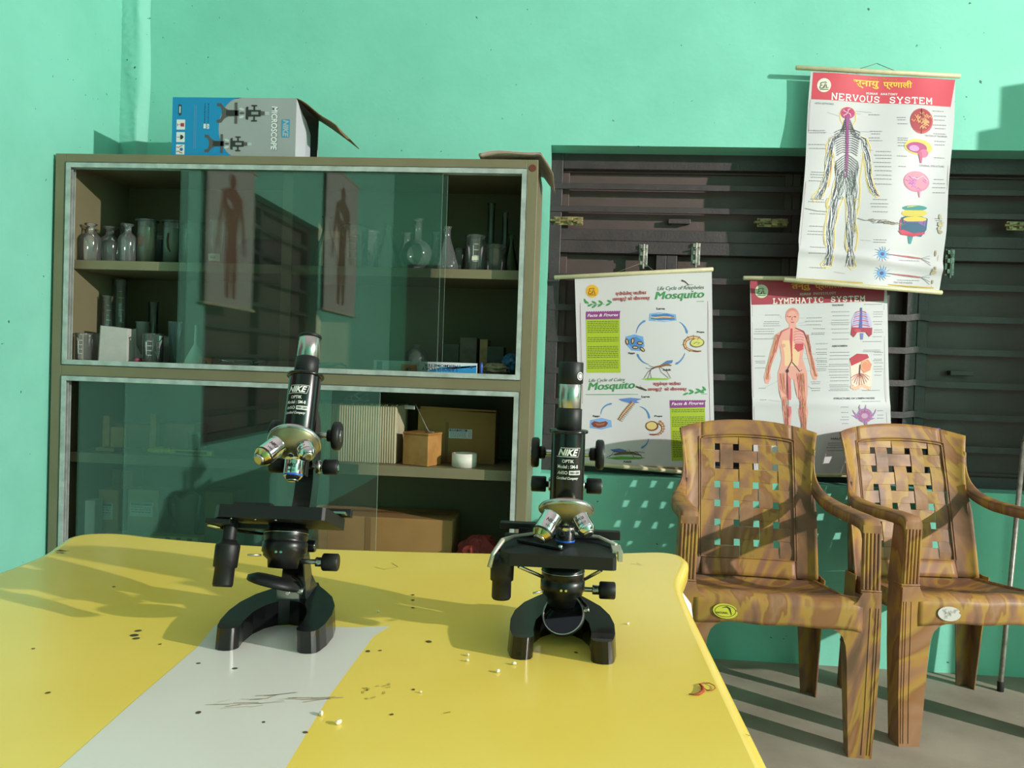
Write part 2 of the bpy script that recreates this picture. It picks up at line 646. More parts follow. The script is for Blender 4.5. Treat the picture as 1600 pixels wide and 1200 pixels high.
for a, c in zip(XM, XM[1:]):
    leaf(a + (.045 if a == WX0 else 0), c, SILL + .03, 1.60)
leaf(WX0 + .045, XM[2], 1.62, HEAD - .04)
leaf(XM[2], XM[4], 1.62, HEAD - .04)
leaf(XM[4], WX1, 1.62, HEAD - .04)

M_BRASS = mat('tarnished_brass', 'b09c6c', .4, metal=.35, var=.5, vscale=45, var2='4a4030')
M_OLDSTEEL = mat('worn_steel', 'a3a098', .38, metal=.45, var=.5, vscale=40, var2='555049')


def bolt(px, py, ln, horiz, m=M_BRASS, Y=GY - .006):
    p = ony(px, py, Y)

    def fn(b):
        ax = Vector((1, 0, 0)) if horiz else Vector((0, 0, 1))
        ot = Vector((0, 0, 1)) if horiz else Vector((1, 0, 0))
        def bx(c, l, w, d, yo=0):
            cc = p + ax * c + Vector((0, yo, 0))
            s_ = (l, d, w) if horiz else (w, d, l)
            b.box(cc, s_, m)
        bx(0, ln, .034, .003, .002)
        for c in (-.36, .05, .38):
            bx(c * ln, ln * .17, .026, .012, -.004)
        a = p - ax * ln * .62 + Vector((0, -.006, 0))
        e = p + ax * ln * .5 + Vector((0, -.006, 0))
        b.rod(a, e, .0055, m, 10)
        b.rod(p + ax * ln * .2 + Vector((0, -.006, 0)), p + ax * ln * .2 + Vector((0, -.028, 0)) - ot * .006, .004, m, 8)
    wpart('shutter_bolt', fn, .0008)


bolt(888, 345, .118, True)
bolt(1207, 348, .118, True)
bolt(1592, 353, .09, True)
bolt(1005, 399, .088, False, M_OLDSTEEL)
bolt(1087, 397, .088, False, M_OLDSTEEL)
bolt(1484, 410, .10, False, M_OLDSTEEL)


def pull(px, py, Y=SY):
    p = ony(px, py, Y)
    wpart('shutter_handle', lambda b: (b.box(p + Vector((0, -.028, 0)), (.088, .009, .020), M_GRILL),
                                       b.box(p + Vector((-.036, -.012, 0)), (.012, .028, .018), M_GRILL),
                                       b.box(p + Vector((.036, -.012, 0)), (.012, .028, .018), M_GRILL)))


pull(1060, 348)
pull(1497, 583)

# second window, in the left wall: the camera only meets it mirrored in the cabinet glass
w2 = bpy.data.objects.new('window_2', None)
COL.objects.link(w2)
w2.location = (XL - .1, (LY0 + LY1) / 2, LZ0)
structure(w2)
b = MB()
hh, ww = LZ1 - LZ0, LY1 - LY0
for y_ in (-ww / 2 + .02, 0, ww / 2 - .02):
    b.box((.0, y_, hh / 2), (.06, .04, hh), M_GRILL)
for z_ in (.02, hh - .02):
    b.box((0, 0, z_), (.06, ww, .04), M_GRILL)
b.build('window_frame', w2, bevel=.002)
for s_ in (-1, 1):
    MB().box((-.03, s_ * ww / 4, hh / 2), (.02, ww / 2 - .04, hh - .05), M_SHUT).build('shutter_leaf', w2)
for k_ in range(1, 9):
    MB().box((.035, 0, k_ * hh / 9), (.012, ww, .022), M_GRILL).build('grille_bar', w2)

# unseen tall cupboard added past the view's edge to shade wall and window
M_STEELCUP = mat('grey_enamel', '7d8478', .45)
M_PAPERBOX = mat('plain_cardboard', 'a5824f', .85, bump=.1, bscale=70)
cup = thing('shade_cupboard', 'unseen tall grey steel cupboard added past the chairs to shade the window wall', 'cupboard', (2.59, 2.72, 0))
MB().box((0, 0, 1.115), (.96, .44, 2.11), M_STEELCUP).box((0, .0, .03), (.90, .40, .06), M_STEELCUP).build('body', cup, bevel=.004)
for s_ in (-1, 1):
    d = MB().box((s_ * .237, -.228, 1.09), (.466, .018, 1.98), M_STEELCUP).build('door', cup, bevel=.003)
    hb = MB()
    hb.rod((s_ * .04, -.262, 1.02), (s_ * .04, -.262, 1.16), .006, M_OLDSTEEL)
    hb.rod((s_ * .04, -.237, 1.03), (s_ * .04, -.262, 1.03), .005, M_OLDSTEEL)
    hb.rod((s_ * .04, -.237, 1.15), (s_ * .04, -.262, 1.15), .005, M_OLDSTEEL)
    hb.build('handle', d)
tag(MB().box((0, 0, .07), (.60, .36, .14), M_PAPERBOX).box((0, 0, .1405), (.60, .05, .001), mat('brown_tape', '8c6a3c', .4)).build('carton', None, (2.455, 2.70, 2.171), bevel=.003),  # carton added out of view for the step in the cupboard's shadow
    'unseen brown carton added on top of the tall grey cupboard to step its shadow', 'box')

# ------------------------------------------------------------------ posters
M_PAPER = mat('poster_paper', 'cfccd0', .42, spec=.4)
M_ROD = mat('cream_plastic_rod', 'cfc6a2', .45, var=.15, vscale=30)
M_STRING = mat('hanging_string', '6d6a5c', .8)


def poster(name, label, q, Y, warp, rod_top, rod_bot, art, nail, rod_r=.0085, rot=None, origin=None):
    """q: corners TL TR BR BL of the sheet in the photo; warp(X,Z)->forward offset; art(Art) draws"""
    P = [ony(x, y, Y) for x, y in q]
    c = ony(nail[0], nail[1], Y)
    root = thing(name, label, 'poster', c)

    def fn(x, y, lift):
        p = ony(x, y, Y)
        o = warp(p.x, p.z)
        return p + Vector((0, -o - lift * .00045, 0)) - c
    mb = MB()
    A = Art(mb, fn)
    A.rect(0, 0, 0, 0, M_PAPER, 0, 56, 80, q)
    # back of the sheet so that it has a thickness
    n0 = len(mb.v)
    A.rect(0, 0, 0, 0, M_PAPER, -3, 34, 44, q)
    art(A)
    mb.build('sheet', root)
    for nm, (a, b), off in (('top_rod', rod_top, 0), ('bottom_rod', rod_bot, 1)):
        pa, pb = ony(a[0], a[1], Y), ony(b[0], b[1], Y)
        pa.y -= warp(pa.x, pa.z) + .004
        pb.y -= warp(pb.x, pb.z) + .004
        r = MB().rod(pa - c, pb - c, rod_r, M_ROD, 16, bev=.002)
        r.build(nm, root)
    pa, pb = [Vector(ony(x, y, Y)) for x, y in rod_top]
    s1, s2 = pa.lerp(pb, .36), pa.lerp(pb, .64)
    m = MB()
    for s_ in (s1, s2):
        s_.y -= warp(s_.x, s_.z) + .006
        m.tube([s_ - c, (s_ - c) * .5 + Vector((0, .002, .0)), Vector((0, 0, 0))], .0012, M_STRING, 6)
    m.build('string', root)
    return root


BLK, GREY, LGREY = flat('2c2c30'), flat('77777c'), flat('a8a8ac')


def tr(ox, oy, s):
    return lambda x, y: (ox + x / s, oy + y / s)


class Z:
    """drawing in the coordinates of an enlarged detail of the sheet"""
    def __init__(s, A, ox, oy, sc):
        s.A, s.t, s.k = A, tr(ox, oy, sc), sc

    def poly(s, pts, m, lift=1): s.A.poly([s.t(*p) for p in pts], m, lift)
    def line(s, pts, w, m, lift=2): s.A.line([s.t(*p) for p in pts], [q / s.k for q in w] if isinstance(w, (list, tuple)) else w / s.k, m, lift)
    def ell(s, cx, cy, rx, ry, m, lift=1, rot=0, n=20): s.A.ell(*s.t(cx, cy), rx / s.k, ry / s.k, m, lift, rot, n)
    def rect(s, x0, y0, x1, y1, m, lift=1, q=None):
        s.A.rect(0, 0, 0, 0, m, lift, 44, 24, [s.t(*p) for p in (q or ((x0, y0), (x1, y0), (x1, y1), (x0, y1)))])
    def text(s, st, x0, y0, x1, y1, h, m, lift=3, bold=0.0, shear=0.0): s.A.text(st, *s.t(x0, y0), *s.t(x1, y1), h / s.k, m, lift, bold, shear)
    def slab(s, st, x0, y0, x1, y1, h, w, m, lift=3): s.A.slab(st, *s.t(x0, y0), *s.t(x1, y1), h / s.k, w / s.k, m, lift)
    def words(s, x0, y0, x1, rnd, h=3, m=None, slope=0, lift=2): s.A.words(*s.t(x0, y0), s.t(x1, y0)[0], rnd, h / s.k, m, slope, lift)


def arc(cx, cy, rx, ry, a0, a1, n=12):
    return [(cx + rx * cos(rad(a0 + (a1 - a0) * i / n)), cy + ry * sin(rad(a0 + (a1 - a0) * i / n))) for i in range(n + 1)]


def emblem(z, cx, cy, r, disc, ink):
    z.ell(cx, cy, r, r, disc, 2, n=28)
    w = r * .12
    for sc in ((cx - r * .35, cy), ):
        z.line([(cx - r * .1, cy - r * .42), (cx - r * .45, cy - r * .35), (cx - r * .5, cy - r * .1), (cx - r * .2, cy - r * .02),
                (cx - r * .55, cy + r * .1), (cx - r * .6, cy + r * .38), (cx - r * .2, cy + r * .42), (cx, cy + r * .2)], w, ink, 4)
        z.line([(cx - r * .05, cy - r * .35), (cx + r * .15, cy - r * .5), (cx + r * .35, cy - r * .35), (cx + r * .1, cy - r * .2)], w * .8, ink, 4)
        z.line([(cx, cy + r * .4), (cx + r * .08, cy - r * .05), (cx + r * .3, cy - r * .08), (cx + r * .34, cy + r * .38), (cx + r * .6, cy + r * .32)], w, ink, 4)
    z.line([(cx - r * .62, cy + r * .6), (cx + r * .62, cy + r * .6)], w * .9, ink, 4)


def art_mosquito(A):
    z = Z(A, 850, 400, 3.3333)
    R_ = random.Random(1)
    G, GD, RED, PUR, LIME, BL = flat('3f9152'), flat('4f6f56'), flat('a8343c'), flat('8d3c86'), flat('a6bb2a'), flat('4c86c4')
    z.line([(188, 245), (200, 700), (197, 1085)], 2, flat('9a5a6a'), 1)
    z.line([(853, 235), (862, 700), (865, 900), (868, 1085)], 2, flat('9a5a6a'), 1)
    emblem(z, 251, 183, 33, flat('e2ad2c'), flat('8a4a20'))
    z.text('एनोफेलेस् जातीका', 373, 212, 533, 206, 26, RED, bold=.02)
    z.text('लामखुट्टे को जीवनचक्र', 357, 240, 551, 234, 26, RED, bold=.02)
    z.text('Life Cycle of Anopheles', 590, 186, 834, 178, 26, GD, shear=.3)
    [z.text('Mosquito', 577 + o_, 240, 832 + o_, 229, 52, G, shear=.25) for o_ in (0, 1.8, 3.6)]
    z.line([(228, 254), (833, 236)], 2.5, G)
    for x, y, a in ((222, 240, .6), (240, 256, -.5), (262, 262, -.6), (262, 242, .5), (292, 256, -.6), (296, 240, .6), (335, 252, -.5), (342, 237, .5), (215, 235, 1.2)):
        z.ell(x, y, 14, 5, G, 3, a, 10)
    # insect on the heading
    z.line([(716, 127), (735, 135), (752, 150)], [8, 6, 3], flat('4a3a30'), 4)
    for e in ((720, 165), (762, 175), (775, 150)):
        z.line([(742, 142), (750, 150), e], 1.6, flat('4a3a30'), 4)
    # upper cycle
    for (x, y) in ((218, 292), ):
        z.rect(0, 0, 0, 0, PUR, 1.5, q=((218, 294), (395, 290), (394, 328), (218, 330)))
        for k in range(15):
            z.ell(224 + k * 12, 293 - k * .2, 6, 5, PUR, 1, n=8)
    z.text('Facts & Figures', 226, 322, 386, 318, 20, flat('e8dce8'), bold=.02, shear=.25)
    z.rect(0, 0, 0, 0, LIME, 1, q=((218, 330), (394, 327), (399, 604), (222, 607)))
    for k in range(14):
        z.ell(229 + k * 12.6, 604, 7, 5, LIME, 1, n=8)
    y = 342
    while y < 590:
        if not (405 < y < 424 or 452 < y < 464 or 537 < y < 546):
            z.words(227, y, 388, R_, 3.4, flat('55631c'), -.012)
        y += 9.3
    DK = flat('26262c')
    for st, x0, x1, y in (('Larva', 586, 629, 280), ('Pupa', 797, 836, 402), ('Adult', 619, 661, 598), ('Eggs', 440, 474, 512)):
        z.text(st, x0, y, x1, y, 11, DK, bold=.03)
    for x0, y0, x1, y1 in ((545, 298, 690, 342),):
        z.poly([(548, 300), (600, 294), (686, 304), (690, 336), (620, 344), (545, 338)], flat('7ea7d8'), 1)
        z.poly([(560, 306), (640, 300), (676, 312), (680, 332), (600, 336), (556, 328)], flat('3f78b8'), 2)
    z.line([(553, 318), (580, 322), (620, 318), (660, 320), (684, 324)], [5, 9, 9, 9, 6], flat('b98a5a'), 4)
    z.line([(553, 318), (580, 321), (620, 317), (660, 319)], 3, flat('e8d8b0'), 5)
    z.poly([(425, 420), (470, 408), (516, 420), (524, 470), (500, 495), (455, 492), (428, 460)], flat('6f9fd6'), 1)
    z.poly([(434, 436), (480, 420), (510, 440), (512, 476), (470, 480), (436, 456)], flat('4d83c4'), 2)
    for x, y, a in ((433, 446, 1.4), (462, 442, 1.7), (500, 454, .1), (476, 476, .1), (512, 486, .7)):
        z.ell(x, y, 17, 9, flat('4a3328'), 3, a, 12)
        z.ell(x, y, 12, 4, flat('d8b890'), 4, a, 10)
    # pupa, coiled
    def coil(cx, cy, rx, ry, a0, a1, w0, w1, c1, c2):
        pts = arc(cx, cy, rx, ry, a0, a1, 14)
        z.line(pts, [w0 + (w1 - w0) * i / 14 for i in range(15)], c1, 3)
        z.line(pts, [(w0 + (w1 - w0) * i / 14) * .6 for i in range(15)], c2, 4)
        for i in range(1, 15, 2):
            a = a0 + (a1 - a0) * i / 14
            ca, sa = cos(rad(a)), sin(rad(a))
            w = (w0 + (w1 - w0) * i / 14) * .5
            z.line([(cx + (rx - w) * ca, cy + (ry - w) * sa), (cx + (rx + w + 5) * ca, cy + (ry + w + 5) * sa)], 2.2, c1, 5)
    BRN, TAN = flat('7a4426'), flat('d8a878')
    coil(778, 458, 46, 34, 320, 95, 20, 10, BRN, TAN)
    z.ell(798, 452, 38, 24, flat('6a5a22'), 3, -.1)
    z.ell(797, 451, 33, 20, flat('cfcb72'), 4, -.1)
    z.line([(778, 458), (795, 448), (812, 452), (800, 460)], 3, flat('5a6a2a'), 5)
    z.line([(768, 492), (800, 497), (820, 495)], [8, 8, 5], BRN, 4)
    # cycle arrows
    def arrow(p, hd):
        n = len(p)
        z.line(p, [2 + 7 * i / (n - 1) for i in range(n)], BL, 3)
        (x1, y1), (x0, y0) = p[-1], p[-2]
        L = math.hypot(x1 - x0, y1 - y0)
        dx, dy = (x1 - x0) / L, (y1 - y0) / L
        z.poly([(x1 + dx * hd, y1 + dy * hd), (x1 - dy * hd * .55, y1 + dx * hd * .55), (x1 + dy * hd * .55, y1 - dx * hd * .55)], BL, 3)
    arrow(arc(545, 415, 65, 80, 190, 247, 8), 12)
    arrow(arc(668, 412, 78, 78, 298, 345, 8), 14)
    arrow(arc(668, 470, 72, 95, 22, 68, 8), 13)
    arrow(arc(560, 490, 75, 75, 100, 158, 8), 12)
    # adult
    z.poly([(505, 640), (560, 634), (600, 636), (664, 638), (640, 645), (540, 647)], flat('86b830'), 2)
    z.line([(572, 580), (600, 575), (640, 566), (664, 570)], [6, 10, 11, 5], flat('8a5a34'), 4)
    z.poly([(600, 572), (640, 545), (672, 542), (668, 556), (630, 572)], flat('5878a8'), 3)
    for p in ([(590, 578), (558, 592), (540, 640)], [(585, 576), (545, 600), (522, 636)], [(600, 578), (610, 604), (648, 634)],
              [(575, 580), (556, 575), (548, 568)], [(575, 582), (548, 588), (530, 582)], [(605, 577), (640, 600), (660, 636)], [(565, 582), (552, 600), (560, 636)]):
        z.line(p, 2, flat('3a3028'), 4)
    # second half
    z.text('Life Cycle of Culex', 234, 662, 424, 656, 22, GD, shear=.3)
    [z.text('Mosquito', 230 + o_, 712, 472 + o_, 702, 52, G, shear=.25) for o_ in (0, 1.8, 3.6)]
    z.line([(216, 722), (850, 718)], 2.5, G)
    z.text('क्युलेक्स जातीका', 568, 679, 713, 678, 24, RED, bold=.02)
    z.text('लामखुट्टे  को जीवनचक्र', 540, 708, 744, 706, 24, RED, bold=.02)
    for x, y, a in ((738, 718, -.4), (766, 714, -.4), (768, 702, .4), (798, 710, -.4), (805, 697, .4), (828, 700, -.5), (836, 690, .9), (822, 708, .2)):
        z.ell(x, y, 14, 5, G, 3, a, 10)
    z.line([(478, 680), (505, 688), (535, 700)], [4, 12, 6], flat('4a3a30'), 4)
    z.line([(480, 674), (505, 690), (500, 672)], 1.6, flat('4a3a30'), 4)
    z.rect(0, 0, 0, 0, LIME, 1, q=((656, 790), (838, 786), (846, 1062), (664, 1066)))
    z.rect(0, 0, 0, 0, PUR, 1.5, q=((654, 756), (838, 752), (840, 788), (655, 792)))
    for k in range(15):
        z.ell(660 + k * 12.6, 755, 7, 5, PUR, 2, n=8)
    z.text('Facts & Figures', 664, 782, 832, 778, 20, flat('e8dce8'), bold=.02, shear=.25)
    y = 802
    while y < 1050:
        if not (815 < y < 830 or 890 < y < 905):
            z.words(664 + (y - 800) * .03, y, 834, R_, 3.4, flat('55631c'), -.012)
        y += 9.3
    for st, x0, x1, y in (('Larva', 509, 551, 738), ('Eggs', 255, 291, 840), ('Pupa', 576, 616, 840), ('Adult', 412, 455, 1076)):
        z.text(st, x0, y, x1, y, 11, DK, bold=.03)
    z.poly([(388, 745), (450, 738), (510, 744), (480, 756), (500, 764), (450, 768), (405, 756)], flat('5f7fc0'), 2)
    pts = [(465, 762), (440, 790), (412, 822), (390, 854)]
    z.line(pts, [14, 18, 16, 12], BRN, 3)
    z.line(pts, [9, 12, 10, 6], flat('dcae84'), 4)
    for i in range(12):
        x, y = 462 - i * 6, 766 + i * 8
        z.line([(x - 13, y - 8), (x + 13, y + 8)], 2, BRN, 5)
    z.poly([(240, 855), (300, 843), (350, 856), (354, 890), (300, 904), (238, 896)], flat('7ba3d8'), 1)
    z.poly([(246, 872), (262, 860), (290, 866), (322, 860), (334, 870), (322, 888), (285, 896), (256, 888)], flat('7a3a2c'), 3)
    z.poly([(262, 870), (290, 874), (320, 868), (310, 880), (280, 884)], flat('a8604a'), 4)
    z.ell(562, 885, 34, 26, BRN, 3)
    z.ell(560, 884, 27, 20, flat('d8c07a'), 4)
    coil(585, 895, 34, 32, 290, 445, 20, 8, BRN, TAN)
    z.line([(590, 928), (570, 930), (550, 928)], [6, 8, 5], BRN, 4)
    arrow(arc(355, 825, 58, 55, 180, 262, 8), 10)
    arrow(arc(490, 845, 58, 62, 280, 352, 8), 12)
    arrow(arc(490, 940, 56, 60, 10, 66, 8), 11)
    z.poly([(325, 1052), (400, 1042), (528, 1050), (500, 1057), (380, 1060)], flat('5c9a3c'), 2)
    z.poly([(345, 1008), (390, 1002), (430, 1012), (425, 1024), (365, 1022)], flat('5a6fb0'), 3)
    z.line([(365, 1034), (410, 1026), (460, 1026), (505, 1038)], [8, 16, 14, 4], flat('6a5a34'), 4)
    for p in ([(400, 1026), (370, 1014), (340, 1046)], [(430, 1024), (440, 1006), (470, 1048)], [(450, 1024), (480, 1018), (512, 1050)], [(380, 1030), (350, 1036), (322, 1050)], [(460, 1020), (500, 1020), (524, 1024)]):
        z.line(p, 2, flat('3a3028'), 5)
    z.line([(212, 1086), (720, 1102)], 6, flat('a08a4a'), 2)


def art_nervous(A):
    z = Z(A, 1220, 90, 3.1567)
    R_ = random.Random(2)
    RED, YEL, WH = flat('cf4a5a'), flat('f0c24a'), flat('f2ecec')
    z.rect(0, 0, 0, 0, RED, 1, q=((160, 72), (868, 104), (838, 243), (152, 203)))
    emblem(z, 214, 136, 34, flat('e6e2d4'), flat('5a5a38'))
    z.text('मानव शरीर रचना', 440, 107, 576, 113, 14, flat('d8903a'))
    z.text('स्नायु', 358, 146, 488, 152, 40, YEL, bold=.03)
    z.text('प्रणाली', 508, 153, 648, 160, 48, YEL, bold=.03)
    z.slab('HUMAN ANATOMY', 424, 176, 578, 184, 9, 2.2, WH)
    z.slab('NERVOUS', 247, 204, 494, 219, 29, 5.8, WH)
    z.slab('SYSTEM', 534, 222, 748, 230, 29, 5.8, WH)
    # frame
    z.line([(148, 205), (118, 620), (82, 1085)], 2, flat('b08a98'), 1)
    z.line([(835, 245), (822, 640), (775, 1000), (748, 1130)], 2, flat('b08a98'), 1)
    z.line([(90, 1090), (400, 1110), (760, 1135)], 6, flat('c0a24a'), 1)
    z.text('WITH NETWORKS', 170, 228, 262, 233, 9, GREY)
    # body outline, seen from behind: a faint wash with an ochre edge
    L = [(330, 242), (305, 250), (292, 275), (294, 310), (310, 335), (312, 362), (285, 382), (240, 400), (218, 440), (214, 520), (205, 590), (185, 650), (150, 690),
         (160, 715), (190, 700), (205, 690), (232, 600), (245, 520), (252, 470), (262, 540), (268, 600), (252, 660), (230, 720), (225, 800), (215, 870), (222, 930), (228, 990), (196, 1020), (205, 1036), (250, 1030),
         (258, 980), (268, 900), (270, 830), (290, 740), (310, 690)]
    Rr = [(330, 242), (358, 250), (372, 275), (370, 310), (354, 335), (352, 362), (385, 385), (420, 402), (436, 440), (438, 520), (446, 590), (460, 640), (482, 678),
          (472, 690), (440, 665), (420, 600), (408, 520), (402, 470), (396, 540), (388, 600), (392, 660), (388, 730), (372, 800), (380, 870), (372, 930), (352, 990), (374, 1030), (350, 1045), (325, 1020),
          (325, 960), (320, 900), (330, 830), (325, 740), (318, 690)]
    body = L + Rr[::-1]
    z.line(L, 9, flat('eddcae'), 1)
    z.line(Rr, 9, flat('eddcae'), 1)
    z.line(L, 3.2, flat('d2b060'), 2)
    z.line(Rr, 3.2, flat('d2b060'), 2)
    z.ell(331, 272, 36, 30, flat('c04a78'), 3)
    for k in range(9):
        a = k * .7
        z.line([(331, 272), (331 + 16 * cos(a), 268 + 12 * sin(a)), (331 + 29 * cos(a + .3), 271 + 23 * sin(a + .3))], 2.6, flat('f0d8e0') if k % 2 else flat('8c2c58'), 4)
    # spinal cord
    z.line([(330, 285), (327, 340), (324, 420), (321, 500), (316, 600)], [20, 14, 12, 11, 4], flat('9a4a86'), 5)
    NV = flat('454854')
    for k in range(26):
        y = 300 + k * 11.5
        t = k / 25
        for s_ in (-1, 1):
            xc = 329 - (y - 290) * .042
            if k < 5:
                pts = [(xc, y), (xc + s_ * 14, y + 10), (xc + s_ * 20, y + 30), (xc + s_ * (30 + k * 8), y + 60)]
            elif k < 16:
                w = 58 - (k - 5) * 1.2
                pts = [(xc, y), (xc + s_ * w * .45, y - 3), (xc + s_ * w * .9, y + 8), (xc + s_ * w * (1.12), y + 16)]
            else:
                w = 60 - (k - 16) * 2
                pts = [(xc, y), (xc + s_ * w * .35, y + 8), (xc + s_ * w * .9, y + 34), (xc + s_ * w * 1.0, y + 64), (xc + s_ * w * .7, y + 90)]
            z.line(pts, 2.8, NV, 4)
            z.ell(xc + s_ * 5, y, 5, 3, flat('7a3a70'), 5, n=6)
    # nerve bundles of the limbs: wandering strands between joints
    def bundle(P, n, spread, m, w=2.3, amp=4):
        for k in range(n):
            ph, of = R_.uniform(0, 6), R_.uniform(-1, 1)
            pts = []
            N = 24
            for i in range(N + 1):
                t = i / N * (len(P) - 1)
                a = min(int(t), len(P) - 2)
                u = t - a
                x = P[a][0] * (1 - u) + P[a + 1][0] * u
                y = P[a][1] * (1 - u) + P[a + 1][1] * u
                s_ = spread[a] * (1 - u) + spread[a + 1] * u
                pts.append((x + of * s_ + amp * sin(i * .9 + ph), y + amp * .5 * sin(i * 1.3 + ph)))
            z.line(pts, w, m, 4)
    WT = flat('e9e9ee')
    for m, n in ((WT, 4), (NV, 7)):
        bundle([(300, 372), (250, 400), (233, 470), (222, 560), (205, 640), (175, 700)], n, [6, 12, 14, 14, 13, 20], m)
        bundle([(352, 372), (400, 400), (418, 470), (428, 560), (440, 640), (470, 680)], n, [6, 12, 12, 12, 11, 12], m)
        bundle([(300, 560), (285, 640), (262, 730), (248, 850), (240, 950), (232, 1025)], n + 1, [34, 30, 20, 18, 12, 22], m)
        bundle([(335, 560), (350, 640), (352, 730), (348, 850), (340, 950), (345, 1030)], n + 1, [34, 30, 22, 20, 12, 20], m)
    bundle([(318, 590), (318, 640), (318, 700)], 8, [50, 55, 48], flat('8a9a8c'), 2, 5)
    for x, y, rx, ry in ((376, 722, 14, 28), (232, 720, 10, 26), (244, 480, 9, 26), (370, 835, 8, 24)):
        z.line(arc(x, y, rx, ry, 20, 300, 10), 3.5, flat('d8c060'), 3)
    z.line([(250, 470), (244, 560), (232, 640)], 6, flat('e4b070'), 2)
    z.line([(455, 640), (470, 665), (485, 685)], 6, flat('d8a088'), 3)
    # the brains on the right
    def brain(cx, cy, rx, ry, c1, c2, c3, rot=0, n=16):
        z.ell(cx, cy, rx, ry, c1, 2, rot, 24)
        z.ell(cx - rx * .04, cy - ry * .05, rx * .92, ry * .9, c2, 3, rot, 24)
        for k in range(n):
            a, r_ = R_.uniform(0, 6.28), R_.uniform(.15, .75)
            x, y = cx + cos(a) * rx * r_, cy + sin(a) * ry * r_
            pts = [(x + (i - 2) * rx * .09, y + sin(i * 1.9 + a) * ry * .10) for i in range(5)]
            z.line(pts, 4.2, c3, 4)
    z.line([(690, 258), (686, 380)], 3, flat('7a1f28'), 5)
    brain(689, 316, 57, 64, flat('c45058'), flat('a83a44'), flat('e0a070'), .05, 26)
    z.line([(692, 255), (689, 300)], 3, flat('6a1a24'), 5)
    z.ell(672, 445, 72, 38, flat('d8c860'), 2, .12)
    z.ell(664, 448, 52, 26, flat('b0407c'), 3, .1)
    z.ell(650, 452, 26, 15, flat('c890c8'), 4, .1)
    z.ell(700, 476, 24, 20, flat('d06890'), 3)
    z.line([(678, 468), (686, 495), (688, 522)], [20, 16, 8], flat('c05080'), 4)
    brain(668, 612, 66, 50, flat('d87ca0'), flat('d88aa0'), flat('b860b8'), .15, 22)
    z.line([(682, 650), (685, 690)], [14, 4], flat('d07898'), 3)
    z.line([(640, 590), (670, 600), (700, 585), (725, 610)], 4, flat('f0c8d0'), 5)
    # layered section
    z.ell(660, 742, 62, 14, flat('3a8a88'), 2)
    z.ell(656, 738, 34, 8, flat('c8b850'), 3)
    z.ell(658, 768, 64, 20, flat('d0bc50'), 2)
    z.poly([(592, 790), (620, 780), (690, 782), (724, 795), (716, 850), (690, 885), (600, 870), (580, 850)], flat('2c5a78'), 2)
    z.poly([(600, 800), (716, 800), (704, 850), (660, 872), (612, 845)], flat('8a5aa8'), 3)
    z.ell(660, 798, 58, 14, flat('d8c050'), 4)
    for k in range(7):
        z.line([(614 + k * 15, 806), (622 + k * 12, 860)], 4, flat('b070b8') if k % 2 else flat('5a3a88'), 4)
    z.poly([(575, 855), (600, 850), (650, 868), (708, 862), (706, 872), (650, 884), (590, 874)], flat('c83a5a'), 5)
    z.poly([(622, 882), (650, 884), (640, 920), (628, 918)], flat('3a8a90'), 3)
    z.line([(590, 800), (584, 850)], 6, flat('c03a5a'), 4)
    # nerve cells
    for cx, cy in ((497, 970), (499, 1063)):
        for k in range(14):
            a = k * .45 + cx
            z.line([(cx + 14 * cos(a), cy + 14 * sin(a)), (cx + 28 * cos(a + .15), cy + 26 * sin(a + .15)), (cx + (42 + 8 * sin(k * 3)) * cos(a), cy + 38 * sin(a))], [6, 3, 1.5], flat('6a9cd0'), 3)
        z.ell(cx, cy, 20, 18, flat('6a9cd0'), 3)
        z.ell(cx, cy, 10, 9, flat('2a5a98'), 4)
        z.ell(cx, cy, 4, 4, flat('8a3a2a'), 5)
        z.line([(cx + 20, cy), (cx + 60, cy + 4)], 3.5, flat('303848'), 3)
        z.line([(cx + 58, cy + 4), (cx + 130, cy + 12), (cx + 195, cy + 20)], [5, 9, 6], flat('a85a62'), 4)
        for d in (-18, -4, 16, 30):
            z.line([(cx + 195, cy + 20), (cx + 215, cy + 22 + d * .4), (cx + 240, cy + 26 + d)], 1.8, flat('787880'), 3)
    # captions, too small to read
    for x0, x1, ys in ((452, 545, (467, 485, 500, 520, 540, 560, 582, 600, 625)), (440, 535, (700, 720, 735, 760, 800, 815)), (130, 225, (360, 372, 432, 452, 570, 582, 595, 612, 700, 712, 770, 830, 855, 870, 935, 965, 1035)),
                       (430, 500, (280, 365, 378, 398, 412)), (745, 815, (265, 290, 310, 335, 352, 378, 415, 432, 495, 600, 620, 640, 665)), (565, 625, (298, 310, 330, 402, 412, 425, 440, 490, 540)),
                       (440, 520, (900, 912)), (755, 800, (795, 805, 815, 830, 845)), (570, 690, (1000, 1096))):
        for y in ys:
            z.words(x0 + R_.uniform(0, 14), y, x1 - R_.uniform(0, 14), R_, 2.8, GREY, .03)
    for x, y, x1, y1 in ((370, 262, 450, 268), (375, 275, 398, 276), (380, 365, 440, 368), (420, 455, 450, 462), (230, 270, 290, 290), (160, 364, 225, 372), (390, 900, 440, 905), (265, 1055, 320, 1065)):
        z.line([(x, y), (x1, y1)], 1.4, LGREY, 2)
    for t, x0, x1, y in (('SECTION OF THE BRAIN', 706, 816, 393), ('CEREBRAL STRUCTURE', 678, 806, 538), ('STRUCTURE OF NEURON', 560, 655, 1112)):
        z.text(t, x0, y, x1, y + (x1 - x0) * .03, 8.5, GREY)
    # water stains and dirt on the sheet
    ST = flat('a08f78')
    for k in range(34):
        x = R_.uniform(430, 590)
        z.line([(x, 800 + (x - 430) * .15 + R_.uniform(-8, 8)), (x + R_.uniform(8, 26), 803 + (x - 430) * .15 + R_.uniform(-8, 8))], R_.uniform(1.5, 4.5), flat('94897c') if k % 3 else flat('6c655e'), 5)
